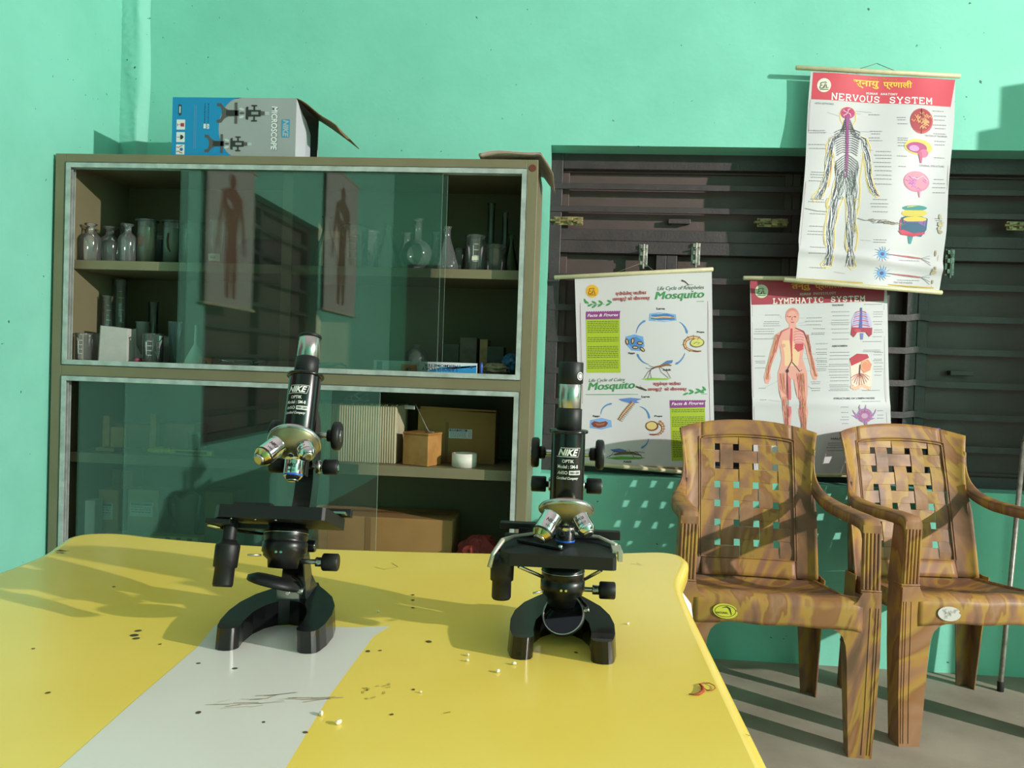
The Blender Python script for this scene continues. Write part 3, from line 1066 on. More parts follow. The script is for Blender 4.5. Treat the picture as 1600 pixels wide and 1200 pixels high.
    for x0, y0, x1, y1 in ((118, 745, 230, 760), (380, 790, 450, 802)):
        z.line([(x0, y0), ((x0 + x1) / 2, y0 + 12), (x1, y1)], 3, flat('8f8a86'), 5)
    for k in range(16):
        y = R_.uniform(760, 1120)
        xe = 798 - (y - 760) * .13
        z.ell(xe - R_.uniform(0, 14), y, R_.uniform(3, 9), R_.uniform(6, 16), flat('b39f80') if k % 2 else flat('c3b69c'), 5, 0, 9)


def art_lymph(A):
    z = Z(A, 1140, 420, 4.2857)
    R_ = random.Random(3)
    RED = flat('9c2c40')
    SK, SK2, PK, VR = flat('e3a196'), flat('ecc49c'), flat('cf5262'), flat('8a3a50')
    z.rect(0, 0, 0, 0, RED, 1, q=((133, 82), (1035, 62), (1028, 218), (143, 243)))
    emblem(z, 211, 152, 45, flat('bcc6a8'), flat('30502c'))
    z.text('तन्तु', 415, 150, 538, 146, 50, flat('d89a3a'), bold=.03)
    z.text('प्रणाली', 570, 146, 750, 140, 50, flat('d89a3a'), bold=.03)
    z.slab('HUMAN PHYSIOLOGY', 468, 178, 707, 170, 14, 3, flat('c8a8a0'))
    z.slab('LYMPHATIC', 283, 234, 628, 224, 32, 7, flat('e6d4cc'))
    z.slab('SYSTEM', 668, 222, 902, 216, 32, 7, flat('e6d4cc'))
    z.line([(150, 250), (152, 600), (165, 1000), (172, 1320)], 2, flat('a87888'), 1)
    z.line([(1028, 240), (1040, 600), (1052, 1000), (1060, 1320)], 2, flat('a87888'), 1)
    # standing figure
    head = arc(420, 318, 46, 58, 0, 360, 22)[:-1]
    z.poly(head, SK, 2)
    z.poly([(400, 360), (442, 360), (446, 392), (490, 412), (515, 440), (500, 520), (488, 600), (502, 640), (520, 700), (522, 820), (512, 900), (522, 960), (510, 1060), (528, 1120), (488, 1120), (476, 1050),
            (458, 960), (452, 860), (430, 740), (412, 740), (415, 860), (415, 960), (405, 1060), (412, 1120), (372, 1120), (368, 1060), (356, 960), (352, 900), (330, 800), (325, 700), (342, 640), (350, 600), (338, 520), (322, 440), (352, 412), (398, 392)], SK, 2)
    z.poly([(330, 425), (348, 470), (318, 560), (285, 640), (272, 700), (278, 730), (262, 770), (240, 765), (232, 720), (250, 660), (268, 580), (295, 480), (308, 440)], SK, 2)
    z.poly([(505, 425), (530, 470), (548, 560), (572, 640), (578, 680), (592, 712), (578, 745), (560, 742), (544, 700), (542, 660), (520, 580), (498, 480)], SK, 2)
    z.poly([(398, 420), (448, 418), (460, 480), (470, 560), (462, 640), (440, 690), (420, 720), (398, 690), (370, 640), (368, 560), (352, 500), (360, 440)], SK2, 3)
    z.ell(470, 470, 34, 50, flat('e8a8a8'), 4)
    for k in range(7):
        z.line(arc(462, 430 + k * 18, 34, 12, 200, 350, 8), 3, PK, 5)
    z.line([(415, 400), (412, 470), (416, 560), (420, 620)], [12, 18, 8, 6], flat('c84a5c'), 5)
    z.poly([(440, 500), (495, 500), (490, 540), (460, 556), (436, 532)], flat('c8485a'), 5)
    z.line([(400, 396), (350, 420), (330, 470), (310, 560)], [5, 9, 6, 3], flat('c85a64'), 5)
    z.line([(440, 396), (495, 420), (515, 470), (540, 560)], [4, 6, 4, 2], VR, 5)
    z.line([(420, 570), (416, 620), (386, 680), (388, 720), (392, 900), (385, 1060)], [5, 6, 7, 5, 4, 3], flat('7a2f4c'), 5)
    z.line([(420, 625), (450, 660), (470, 688), (486, 676)], [5, 4, 5, 3], flat('3a2a48'), 5)
    z.ell(388, 684, 10, 12, flat('3a2440'), 6)
    z.ell(388, 318, 3, 3, VR, 6)
    # face
    z.line([(396, 322), (410, 320)], 6, flat('9a4a50'), 5)
    z.line([(428, 320), (444, 322)], 6, flat('9a4a50'), 5)
    z.line([(420, 322), (416, 342), (424, 344)], 3, PK, 5)
    z.line([(410, 358), (430, 358)], 5, flat('b04458'), 5)
    for k in range(14):
        a = 180 + k * 13
        z.line([(420 + 30 * cos(rad(a)), 318 + 40 * sin(rad(a))), (420 + 44 * cos(rad(a)), 318 + 54 * sin(rad(a)))], 3, flat('d27a80'), 4)
    # vessels: fine strands over limbs
    for P, sp, n in (([(320, 440), (300, 540), (262, 660), (252, 740)], 14, 9), ([(518, 440), (534, 540), (558, 660), (575, 720)], 12, 9),
                     ([(350, 700), (360, 850), (375, 960), (385, 1110)], 18, 12), ([(475, 700), (485, 850), (488, 960), (495, 1110)], 26, 18)):
        for k in range(n):
            of, ph = R_.uniform(-1, 1), R_.uniform(0, 6)
            pts = []
            for i in range(19):
                t = i / 18 * (len(P) - 1)
                a = min(int(t), len(P) - 2)
                u = t - a
                pts.append((P[a][0] * (1 - u) + P[a + 1][0] * u + of * sp * (1 - .35 * i / 18) + 2.5 * sin(i + ph), P[a][1] * (1 - u) + P[a + 1][1] * u))
            z.line(pts, 2.4, flat('c8606c') if k % 3 else flat('d8b070'), 4)
    z.poly([(385, 700), (412, 740), (410, 860), (412, 960), (396, 1000), (384, 860)], flat('d07078'), 4)
    z.ell(362, 514, 13, 13, flat('dca08c'), 4)
    # thorax
    z.poly([(830, 300), (870, 282), (920, 300), (945, 360), (948, 400), (812, 400), (808, 350)], flat('c0b8dc'), 2)
    for k in range(7):
        z.line(arc(872, 300 + k * 15, 60 - abs(k - 6) * 4, 14, 190, 350, 8), 6, flat('9a98c8') if k % 2 else flat('c85868'), 4)
    z.line([(874, 262), (872, 400)], [10, 20], flat('5a5aa8'), 5)
    z.poly([(812, 392), (950, 396), (948, 440), (930, 456), (905, 425), (850, 424), (826, 460), (806, 440)], flat('a82f44'), 4)
    z.ell(850, 414, 24, 13, flat('c0485a'), 5)
    z.line([(880, 432), (880, 474)], [22, 16], flat('7a78b8'), 3)
    # abdomen
    z.poly([(800, 600), (850, 568), (910, 570), (935, 600), (955, 650), (950, 780), (915, 812), (850, 800), (812, 770), (808, 680)], flat('f0d4c8'), 2)
    z.poly([(800, 602), (850, 568), (920, 572), (932, 596), (880, 620), (812, 650)], flat('b83446'), 3)
    z.poly([(880, 622), (925, 606), (952, 640), (940, 680), (895, 700), (872, 660)], flat('dc8a70'), 3)
    for k in range(10):
        a = rad(15 + k * 16)
        z.line([(872, 700), (872 + 40 * cos(a), 700 + 34 * sin(a)), (872 + 68 * cos(a), 704 + 76 * sin(a))], [5, 4, 3], flat('a84858') if k % 2 else flat('d09070'), 4)
    for k in range(9):
        z.ell(815 + k * 15, 790 + 10 * sin(k), 9, 13, flat('e8b8a0'), 3)
    z.line(arc(905, 650, 26, 30, 90, 330, 10), 9, flat('d8a878'), 4)
    z.line([(872, 640), (868, 700), (872, 716)], [6, 8, 12], flat('5a3048'), 5)
    # lymph node
    z.ell(902, 982, 54, 48, flat('a87ab0'), 2)
    z.ell(900, 984, 44, 38, flat('c095b8'), 3)
    for k in range(12):
        a = k * .52
        z.ell(902 + 34 * cos(a), 984 + 28 * sin(a), 12, 9, flat('8a6a9c') if k % 2 else flat('b85c88'), 4, a, 10)
    for p in ([(850, 985), (828, 960), (820, 945)], [(955, 985), (972, 960), (978, 940)], [(870, 945), (862, 925), (868, 910)], [(905, 936), (908, 910)], [(852, 1000), (830, 985), (812, 980)], [(948, 1005), (972, 1000)]):
        z.line(p, [12] + [7] * (len(p) - 2) + [3], flat('a878b0'), 3)
    z.poly([(895, 1020), (918, 1020), (922, 1062), (902, 1062)], flat('9a70a0'), 3)
    for t, x0, x1, y in (('THORAX', 680, 758, 252), ('ABDOMEN', 681, 784, 524), ('STRUCTURE OF LYMPH NODE', 692, 972, 874)):
        z.text(t, x0, y, x1, y - 2, 12, flat('4a4a50'), bold=.02)
    z.text('HALF', 672, 1142, 740, 1140, 12, flat('4a4a50'), bold=.02)
    for x0, x1, ys in ((225, 340, (310, 355, 368, 382)), (160, 300, (404, 420, 436, 470)), (500, 620, (330, 352, 376)), (545, 640, (402, 430, 440)),
                       (575, 655, (502, 538, 560, 572, 600, 615, 625, 640, 655, 670, 682)), (165, 245, (585, 618, 630, 664)), (190, 250, (800,)), (540, 610, (758, 770, 800, 815)), (195, 260, (878,)),
                       (672, 800, (290, 316, 345, 362, 375, 404, 430, 472)), (952, 1025, (290, 305, 322, 355, 372, 410, 425, 455)), (660, 800, (560, 582, 605, 640, 652, 675, 690, 712, 728, 750, 778, 790, 805, 815)),
                       (960, 1030, (560, 575, 605, 615, 630, 655, 672, 688, 712)), (880, 1020, (240, 488, 545, 555, 815)), (735, 800, (925, 962, 992, 1010, 1035)), (985, 1035, (950, 980, 1000)), (870, 1020, (888,)),
                       (640, 760, (1165, 1180, 1195, 1215))):
        for y in ys:
            z.words(x0 + R_.uniform(0, 12), y, x1 - R_.uniform(0, 12), R_, 3, GREY, -.01)
    for x, y, x1, y1 in ((340, 310, 346, 332), (462, 330, 500, 330), (458, 368, 520, 355), (448, 382, 520, 377), (275, 470, 330, 440), (340, 745, 240, 795), (520, 780, 550, 803), (505, 568, 580, 570), (430, 600, 590, 604), (480, 685, 580, 682), (260, 878, 350, 890), (640, 404, 560, 402)):
        z.line([(x, y), (x1, y1)], 1.6, LGREY, 2)


def w_mos(x, z):
    return .004 * sin(z * 9 + 1) + .003 * sin(x * 12 + z * 3) + .012 * max(0, 1 - (z - .7) / .5) * 0


def w_nerv(x, z):
    # the sheet billows, with a sharp crease across it two thirds of the way down
    t = 2.12 - z
    cr = math.exp(-((t - .555 - (x - .95) * .12) / .018) ** 2) * .010
    return .012 * sin(t * 6.5) * (.4 + .6 * t) + .006 * sin(t * 15 + x * 5) + .005 * sin(t * 33 + x * 9) * min(1, max(0, (t - .35) * 3)) + .004 * sin(x * 22 + t * 4) + cr


def w_lym(x, z):
    t = 1.5 - z
    return .003 + .004 * sin(t * 11 + .5) + .005 * sin(x * 13 + t * 2) + math.exp(-((t - .50) / .02) ** 2) * .004


poster('mosquito_poster', 'white hanging poster on the life cycle of the mosquito, left of the three wall charts', ((898, 435), (1112, 421), (1117, 735), (907, 724)), 3.085, w_mos,
       ((866, 434), (1114, 421)), ((905, 723), (1066, 737)), art_mosquito, (1005, 410))
poster('nervous_system_poster', 'creased poster with a red NERVOUS SYSTEM heading, hung high and overlapping the window', ((1267, 112), (1495, 123), (1470, 454), (1244, 436)), 2.975, w_nerv,
       ((1243, 106), (1502, 118)), ((1224, 437), (1474, 457)), art_nervous, (1370, 99))
poster('lymphatic_system_poster', 'poster with a dark red LYMPHATIC SYSTEM heading, behind the two chair backs', ((1171, 439), (1384, 436), (1395, 742), (1178, 738)), 3.07, w_lym,
       ((1160, 435), (1392, 437)), ((1160, 740), (1400, 743)), art_lymph, (1275, 418))

# ------------------------------------------------------------------ the glass-fronted cabinet
CX0, CX1, CY0, CY1, CZ = -1.828, -.134, 2.60, 3.0, 1.797
M_CAB = mat('olive_cabinet_enamel', '7f765b', .42, var=.12, vscale=5, var2='746c52', bump=.05, bscale=20)
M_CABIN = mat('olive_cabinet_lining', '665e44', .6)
M_ALU = mat('aluminium_channel', 'c2c8c4', .42, metal=.25, var=.22, vscale=24, var2='9da49f')
M_PANE = glass_mat('sliding_glass_pane', (.955, .98, .965, 1), .008, (.75, .9, .8, 1), 1.58)
M_PANE_EDGE = mat('green_glass_edge', '9fc4b0', .2)
cab = thing('display_cabinet', 'olive glass-fronted cabinet against the green wall, full of laboratory glassware', 'cabinet', ((CX0 + CX1) / 2, (CY0 + CY1) / 2, 0))
CL = Vector(cab.location)


def cpart(name, fn, bevel=.0015, parent=None):
    b = MB()
    fn(b)
    b.v = [tuple(Vector(v) - CL) for v in b.v]
    return b.build(name, parent or cab, bevel=bevel)


def bb(b, x0, x1, y0, y1, z0, z1, m):
    b.box(((x0 + x1) / 2, (y0 + y1) / 2, (z0 + z1) / 2), (x1 - x0, y1 - y0, z1 - z0), m)


def carcass(b):
    bb(b, CX0, CX0 + .038, CY0, CY1, .0, CZ, M_CAB)
    bb(b, CX1 - .036, CX1, CY0, CY1, .0, CZ, M_CAB)
    bb(b, CX0 + .038, CX1 - .036, CY0, CY1, CZ - .03, CZ, M_CAB)
    bb(b, CX0 + .038, CX1 - .036, CY1 - .012, CY1, .03, CZ - .03, M_CABIN)
    bb(b, CX0 + .038, CX1 - .036, CY0, CY0 + .4 - .013, 1.019, 1.058, M_CAB)
    bb(b, CX0 + .038, CX1 - .036, CY0, CY1 - .013, .30, .34, M_CAB)
    bb(b, CX0 + .038, CX1 - .036, CY0, CY0 + .02, .02, .30, M_CAB)


cpart('carcass', carcass)
cpart('divider', lambda b: bb(b, -1.026, -.988, CY0 + .05, CY1 - .013, 1.059, CZ - .031, M_CAB))
cpart('divider', lambda b: bb(b, -1.020, -.982, CY0 + .05, CY1 - .013, .341, 1.018, M_CAB))
for x0, x1 in ((CX0 + .039, -1.027), (-.987, CX1 - .037)):
    cpart('shelf', lambda b: bb(b, x0, x1, CY0 + .052, CY1 - .014, 1.401, 1.433, M_CAB))
for x0, x1 in ((CX0 + .039, -1.021), (-.981, CX1 - .037)):
    cpart('shelf', lambda b: bb(b, x0, x1, CY0 + .052, CY1 - .014, .708, .744, M_CAB))


def channel(x0, x1, z0, z1):
    def fn(b):
        for ya, yb in ((CY0 - .003, CY0 + .001), (CY0 + .012, CY0 + .014), (CY0 + .026, CY0 + .029)):
            w = .019
            bb(b, x0, x0 + w, ya, yb, z0, z1, M_ALU)
            bb(b, x1 - w, x1, ya, yb, z0, z1, M_ALU)
            bb(b, x0 + w, x1 - w, ya, yb, z1 - w, z1, M_ALU)
            bb(b, x0 + w, x1 - w, ya, yb, z0, z0 + w, M_ALU)
        bb(b, x0, x0 + .003, CY0 - .003, CY0 + .03, z0, z1, M_ALU)
        bb(b, x1 - .003, x1, CY0 - .003, CY0 + .03, z0, z1, M_ALU)
        bb(b, x0, x1, CY0 - .003, CY0 + .03, z0, z0 + .003, M_ALU)
        bb(b, x0, x1, CY0 - .003, CY0 + .03, z1 - .003, z1, M_ALU)
    cpart('aluminium_channel', fn, .0006)


channel(-1.790, -.168, 1.057, 1.768)
channel(-1.790, -.170, .340, 1.021)


def pane(x0, x1, y, z0, z1):
    def fn(b):
        b.add([(x0, y, z0), (x1, y, z0), (x1, y, z1), (x0, y, z1), (x0, y + .004, z0), (x1, y + .004, z0), (x1, y + .004, z1), (x0, y + .004, z1)],
              [(0, 1, 2, 3), (5, 4, 7, 6)], M_PANE)
        b.add([(x0, y, z0), (x1, y, z0), (x1, y, z1), (x0, y, z1), (x0, y + .004, z0), (x1, y + .004, z0), (x1, y + .004, z1), (x0, y + .004, z1)],
              [(4, 0, 3, 7), (1, 5, 6, 2), (3, 2, 6, 7), (0, 4, 5, 1)], M_PANE_EDGE)
    cpart('glass_pane', fn, 0)


pane(-1.374, -.455, CY0 + .005, 1.070, 1.756)
pane(-1.352, -.440, CY0 + .018, 1.070, 1.756)
pane(-1.736, -.822, CY0 + .018, .352, 1.009)
pane(-1.560, -.648, CY0 + .005, .352, 1.009)

# ------------------------------------------------------------------ things in the cabinet
M_GL = glass_mat('clear_labware_glass', (.95, .97, .96, 1), .075, (.9, .95, .92, 1), fres=1.55, edge=.45, grough=.09)  # pale haze paints in the brightness of lit glass edges
M_GLD = glass_mat('dim_labware_glass', (.88, .93, .91, 1), .05, (.8, .9, .85, 1), fres=1.55, edge=.4, grough=.09)
M_MARK = mat('white_enamel_print', 'd4d8d4', .6)
M_LABEL = mat('paper_label', 'cfcdb8', .8)
M_FROST = mat('milky_plastic', 'b7bcb4', .5)
M_WHITEP = mat('white_paper', 'b4b4ae', .85, var=.1, vscale=30)
Z1, Z2, Z3, Z4 = 1.434, 1.074, .745, .352


def px_at(x, y, Y, z):
    return ony(x, y, Y).x


def lab(name, label, cat, px, py, Y, z, build, group=None):
    x = ony(px, py, Y).x
    t = thing(name, label, cat, (x, Y, z), 0, group)
    build(t)
    return t


def w_of(wpx, Y):
    return wpx / 2 / F * Y


def reagent_bottle(t, r, h, stopper=True):
    MB().lathe([(0, .002), (r * .9, .0), (r, .006), (r, h * .58), (r * .95, h * .64), (r * .78, h * .70), (r * .5, h * .75), (r * .37, h * .79), (r * .36, h * .93), (r * .62, h * .97), (r * .62, h), (r * .34, h)], M_GL).build('body', t)
    if stopper:
        MB().lathe([(0, h * .9), (r * .26, h * .9), (r * .30, h * 1.0), (r * .5, h * 1.03), (r * .56, h * 1.09), (r * .3, h * 1.13), (0, h * 1.13)], M_GL).build('stopper', t)


def beaker(t, r, h, marks=True, m=M_GL):
    MB().lathe([(0, .002), (r * .92, 0), (r, .007), (r, h * .95), (r * 1.08, h), (r * 1.04, h), (r * .95, h * .95)], m, T(0, 0, 0, 0, 0, rad(10))).build('body', t)
    if marks:
        b = MB()
        for k in range(4):
            a0 = rad(-95)
            z = h * (.25 + .16 * k)
            pts = [(r * 1.01 * cos(a0 + i * .13), r * 1.01 * sin(a0 + i * .13), z) for i in range(5)]
            b.tube(pts, .0011, M_MARK, 4)
        b.tube([(r * 1.01 * cos(a0), r * 1.01 * sin(a0), h * (.25 + .05 * i)) for i in range(10)], .0009, M_MARK, 4)
        b.build('graduation', t)


def flask_con(t, r, h, m=M_GL):
    MB().lathe([(0, .002), (r * .9, 0), (r, .008), (r * .96, h * .12), (r * .30, h * .72), (r * .27, h * .78), (r * .27, h * .96), (r * .38, h), (r * .3, h)], m).build('body', t)


def flask_round(t, r, h, m=M_GL):
    p = [(0, .001), (r * .4, .001)]
    for k in range(2, 13):
        a = -pi / 2 + pi * k / 14
        p.append((r * cos(a), r + r * sin(a)))
    p += [(r * .27, 2 * r * .99), (r * .25, h * .97), (r * .38, h), (r * .3, h)]
    MB().lathe(p, m).build('body', t)


def cylinder_grad(t, r, h, m=M_GL, marks=True, foot=True):
    p = [(0, .002), (r * 1.4, 0), (r * 1.4, .006), (r, .014)] if foot else [(0, .001), (r, 0)]
    MB().lathe(p + [(r, h * .98), (r * 1.18, h), (r * .9, h)], m).build('body', t)
    if marks:
        b = MB()
        for k in range(9):
            a0 = rad(-75)
            z = h * (.25 + .075 * k)
            b.tube([(r * 1.02 * cos(a0 + i * .22), r * 1.02 * sin(a0 + i * .22), z) for i in range(3 + (k % 2) * 2)], .0009, M_MARK, 4)
        b.build('graduation', t)


def jar(t, r, h, fluid, spec=None, lid=True):
    MB().lathe([(0, .001), (r, 0), (r, h * .93), (r * .94, h * .97)], M_GL).build('body', t)
    if lid:
        MB().lathe([(r * .9, h * .95), (r * 1.22, h * .955), (r * 1.22, h * .99), (r, h), (0, h)], M_GLD).build('lid', t)
    if fluid:
        MB().lathe([(0, .004), (r * .93, .004), (r * .93, h * .82), (0, h * .82)], fluid).build('fluid', t)
    if spec:
        spec(t)


M_FLUID = glass_mat('preserving_fluid', (.86, .87, .74, 1), .30, (.72, .74, .55, 1), 1.2)
M_FLUID2 = glass_mat('pale_green_fluid', (.75, .85, .74, 1), .32, (.62, .76, .62, 1), 1.2)
M_SPEC = mat('preserved_leaf', '9a4a1e', .7)
M_SPEC2 = mat('dark_specimen', '3a2a18', .7)

# top shelf, left bay
Y1, Y2 = 2.72, 2.86
lab('reagent_bottle', 'clear narrow-necked bottle nearest the left end of the top shelf', 'bottle', 141, 404, 2.69, Z1, lambda t: reagent_bottle(t, w_of(31, Y1), .135, False))
lab('reagent_bottle', 'clear rounded bottle with a wide stopper, second from the left on the top shelf', 'bottle', 171, 405, 2.77, Z1, lambda t: reagent_bottle(t, w_of(36, Y1), .138, False))
lab('reagent_bottle', 'dull green-tinted bottle just left of the jar with the brown specimen', 'bottle', 199, 405, 2.70, Z1, lambda t: reagent_bottle(t, w_of(29, Y1), .138, False))
lab('reagent_bottle', 'tall dark bottle standing behind the gap of the front bottles, top shelf left', 'bottle', 192, 400, 2.87, Z1, lambda t: reagent_bottle(t, .034, .155, True))
lab('specimen_jar', 'lidded jar of pale fluid holding a reddish brown leaf-like specimen', 'jar', 229, 405, Y1, Z1,
    lambda t: jar(t, w_of(29, Y1), .158, M_FLUID, lambda t: MB().lathe([(0, .05), (.013, .06), (.014, .085), (.009, .108), (0, .118)], M_SPEC, T(-.004, -.0265, 0), sy=.35).build('specimen', t)))
lab('specimen_jar', 'lidded jar of pale green fluid with a dark curved specimen, beside the sliding glass', 'jar', 268, 406, Y1, Z1,
    lambda t: jar(t, w_of(27, Y1), .156, M_FLUID2, lambda t: MB().tube([(.002, -.0305, .108), (-.001, -.0305, .08), (.002, -.0305, .055), (.010, -.029, .040)], [.003, .004, .004, .002], M_SPEC2).build('specimen', t)))
lab('specimen_jar', 'blue-tinted jar half hidden between the two specimen jars', 'jar', 250, 400, Y2, Z1, lambda t: jar(t, .03, .13, glass_mat('deep_blue_fluid', (.2, .4, .5, 1), .1, (.05, .15, .2, 1), 1.2)))
lab('specimen_jar', 'jar of yellowish fluid just behind the left edge of the sliding glass', 'jar', 300, 406, Y1, Z1, lambda t: jar(t, w_of(30, Y1), .155, M_FLUID))


def labelled(t, r, h):
    jar(t, r, h, None, None, False)
    b = MB()
    b.grid(lambda u, v: (r * 1.02 * sin(-.75 + u * 1.5), -r * 1.02 * cos(-.75 + u * 1.5), .012 + v * .026), 8, 1, M_LABEL)
    vs, fs = glyphs('WAX', .0, 0)
    b.add([(r * 1.03 * sin(-.5 + a * .8), -r * 1.03 * cos(-.5 + a * .8), .02 + c * .010) for a, c in vs], fs, flat('5a5648'))
    b.build('label', t)


lab('glass_jar', 'straight clear jar with a cream paper label low on its front', 'jar', 339, 407, Y1, Z1, lambda t: labelled(t, w_of(27, Y1), .165))
lab('dark_bag', 'dark crumpled bag lying on the top shelf beside the middle divider', 'bag', 405, 408, Y2, Z1,
    lambda t: MB().grid(lambda u, v: ((.095 * sin(pi * v) ** .6 * cos(2 * pi * u)) * (1 + .15 * sin(9 * u)), .06 * sin(pi * v) ** .6 * sin(2 * pi * u), .06 - .06 * cos(pi * v) + .006 * sin(14 * u) * sin(pi * v)), 28, 14, mat('dark_cloth', '23302b', .9)).build('body', t))

# top shelf, right bay
lab('conical_flask', 'labelled conical flask just right of the middle divider on the top shelf', 'flask', 509, 413, Y1, Z1, lambda t: flask_con(t, w_of(44, Y1), .182))
lab('glass_beaker', 'large clear beaker right of the labelled flask on the top shelf', 'beaker', 552, 414, Y1 + .07, Z1, lambda t: beaker(t, w_of(46, Y1), .163))
lab('glass_beaker', 'clear beaker standing behind the large beaker, its rim slightly higher', 'beaker', 572, 412, Y2 + .07, Z1, lambda t: beaker(t, .045, .17))
lab('conical_flask', 'conical flask between the large beaker and the round flask', 'flask', 605, 416, Y1, Z1, lambda t: flask_con(t, w_of(46, Y1), .160))
lab('conical_flask', 'small-necked flask half hidden behind the left side of the round flask', 'flask', 634, 413, Y2 - .02, Z1, lambda t: flask_con(t, .055, .150))
lab('round_flask', 'round-bellied flask with a long neck standing on the top shelf', 'flask', 651, 417, Y1, Z1, lambda t: flask_round(t, w_of(49, Y1), .180))
lab('conical_flask', 'conical flask half hidden behind the right side of the round flask', 'flask', 680, 415, Y2, Z1, lambda t: flask_con(t, .055, .158))
lab('conical_flask', 'front conical flask beside the right edge of the upper glass', 'flask', 697, 419, Y1, Z1, lambda t: flask_con(t, w_of(42, Y1), .155))
lab('glass_beaker', 'small labelled beaker just right of the upper glass edge', 'beaker', 716, 419, Y2, Z1, lambda t: (beaker(t, .022, .10, False), MB().box((.004, -.0225, .03), (.018, .001, .012), M_LABEL).build('label', t)))
lab('glass_beaker', 'straight-sided beaker with a small pale label, front right of the top shelf', 'beaker', 742, 420, Y1, Z1, lambda t: (beaker(t, w_of(32, Y1), .125), MB().box((.005, -.0365, .042), (.024, .001, .014), M_LABEL).build('label', t)))
lab('glass_beaker', 'dim beaker standing below the tall clear tubes', 'beaker', 773, 421, Y1 + .05, Z1, lambda t: beaker(t, w_of(38, Y1), .10, False))
lab('measuring_cylinder', 'taller of the two slim cylinders at the right end of the top shelf', 'cylinder', 765, 420, Y2 + .05, Z1, lambda t: cylinder_grad(t, .013, .28, M_GLD, False))
lab('measuring_cylinder', 'shorter of the two slim cylinders at the right end of the top shelf', 'cylinder', 787, 420, Y2 + .04, Z1, lambda t: cylinder_grad(t, .011, .245, M_GLD, False))
lab('conical_flask', 'green-tinted conical flask against the right side of the cabinet', 'flask', 797, 423, Y1 + .14, Z1, lambda t: flask_con(t, .036, .155, glass_mat('green_tinted_glass', (.75, .92, .72, 1), .03, (.4, .8, .4, 1), 1.5, .5)))

# second shelf, left bay
lab('glass_beaker', 'marked beaker at the front left corner of the second shelf', 'beaker', 130, 565, 2.665, Z2, lambda t: beaker(t, .027, .098))
lab('glass_beaker', 'beaker just behind the cornermost marked beaker on the second shelf', 'beaker', 152, 563, Y1 + .03, Z2, lambda t: beaker(t, .028, .10, False))
lab('measuring_cylinder', 'measuring cylinder rising behind the front left beakers', 'cylinder', 167, 560, Y1 + .08, Z2, lambda t: cylinder_grad(t, w_of(17, Y2), .245))
lab('measuring_cylinder', 'tallest measuring cylinder, behind the white cardboard piece', 'cylinder', 186, 560, Y2 + .02, Z2, lambda t: cylinder_grad(t, w_of(20, Y2), .315))


def folded_card(t):
    b = MB()
    b.prism([(-.052, -.015), (-.045, -.02), (.052, -.008), (.055, .04), (-.035, .045)], 0, .120, M_WHITEP, T(0, 0, 0))
    b.v = [(x * (1 - .12 * z / .12 * (x < 0)), y, z + (.008 if x < 0 and z > .1 else 0)) for x, y, z in b.v]
    b.build('body', t)


lab('white_carton', 'small plain white carton standing open in front of the tallest cylinder', 'carton', 178, 563, Y1 - .02, Z2, folded_card)


def funnel(t, m=M_FROST, sc=1.0):
    MB().lathe([(.004 * sc, .118 * sc), (.005 * sc, .06 * sc), (.012 * sc, .048 * sc), (.034 * sc, .002), (.036 * sc, .0), (.033 * sc, .002), (.010 * sc, .045 * sc), (.003 * sc, .06 * sc), (.003 * sc, .118 * sc)], m).build('body', t)


lab('plastic_funnel', 'upturned milky funnel right of the white carton', 'funnel', 210, 566, Y1 + .07, Z2, lambda t: funnel(t, M_FROST, 1.05))
lab('measuring_cylinder', 'milky plastic cylinder behind the funnel on the second shelf', 'cylinder', 222, 560, Y2 + .03, Z2, lambda t: cylinder_grad(t, w_of(20, Y2), .155, M_FROST, False, False))
lab('measuring_cylinder', 'slender clear cylinder standing behind the milky one', 'cylinder', 238, 560, Y2 + .06, Z2, lambda t: cylinder_grad(t, w_of(15, Y2), .235, M_GLD, False))
lab('pink_cloth', 'small crumpled pink scrap lying in front of the funnel', 'scrap', 216, 566, Y1 - .03, Z2 - .0005,
    lambda t: MB().grid(lambda u, v: ((.016 + .004 * sin(11 * u)) * sin(pi * v) * cos(2 * pi * u), .012 * sin(pi * v) * sin(2 * pi * u), .008 - .008 * cos(pi * v) + .002 * sin(17 * u) * sin(pi * v)), 20, 9, mat('pink_crumple', 'a8506a', .9)).build('body', t))
lab('glass_beaker', 'beaker with an upturned funnel inside, front of the second shelf', 'beaker', 238, 568, Y1 - .02, Z2, lambda t: beaker(t, w_of(32, Y1), .105))
lab('glass_funnel', 'small glass funnel turned upside down inside the front beaker', 'funnel', 239, 568, Y1 - .02, Z2 + .004, lambda t: funnel(t, M_GLD, .7))
lab('glass_beaker', 'marked beaker half behind the one with the funnel', 'beaker', 254, 567, Y1 + .06, Z2, lambda t: beaker(t, .034, .10))
lab('plastic_tumbler', 'ribbed blue-tinted plastic tumbler beside the left edge of the sliding glass', 'tumbler', 273, 568, Y1 + .02, Z2,
    lambda t: MB().lathe([(0, .002), (.018, 0), (.026, .15), (.028, .152), (.025, .15)], glass_mat('blue_plastic', (.7, .85, .9, 1), .22, (.6, .8, .85, 1), 1.4)).build('body', t))
lab('plastic_funnel', 'upturned milky funnel behind the sliding glass, left bay', 'funnel', 305, 570, Y1, Z2, lambda t: funnel(t, M_FROST, 1.2))


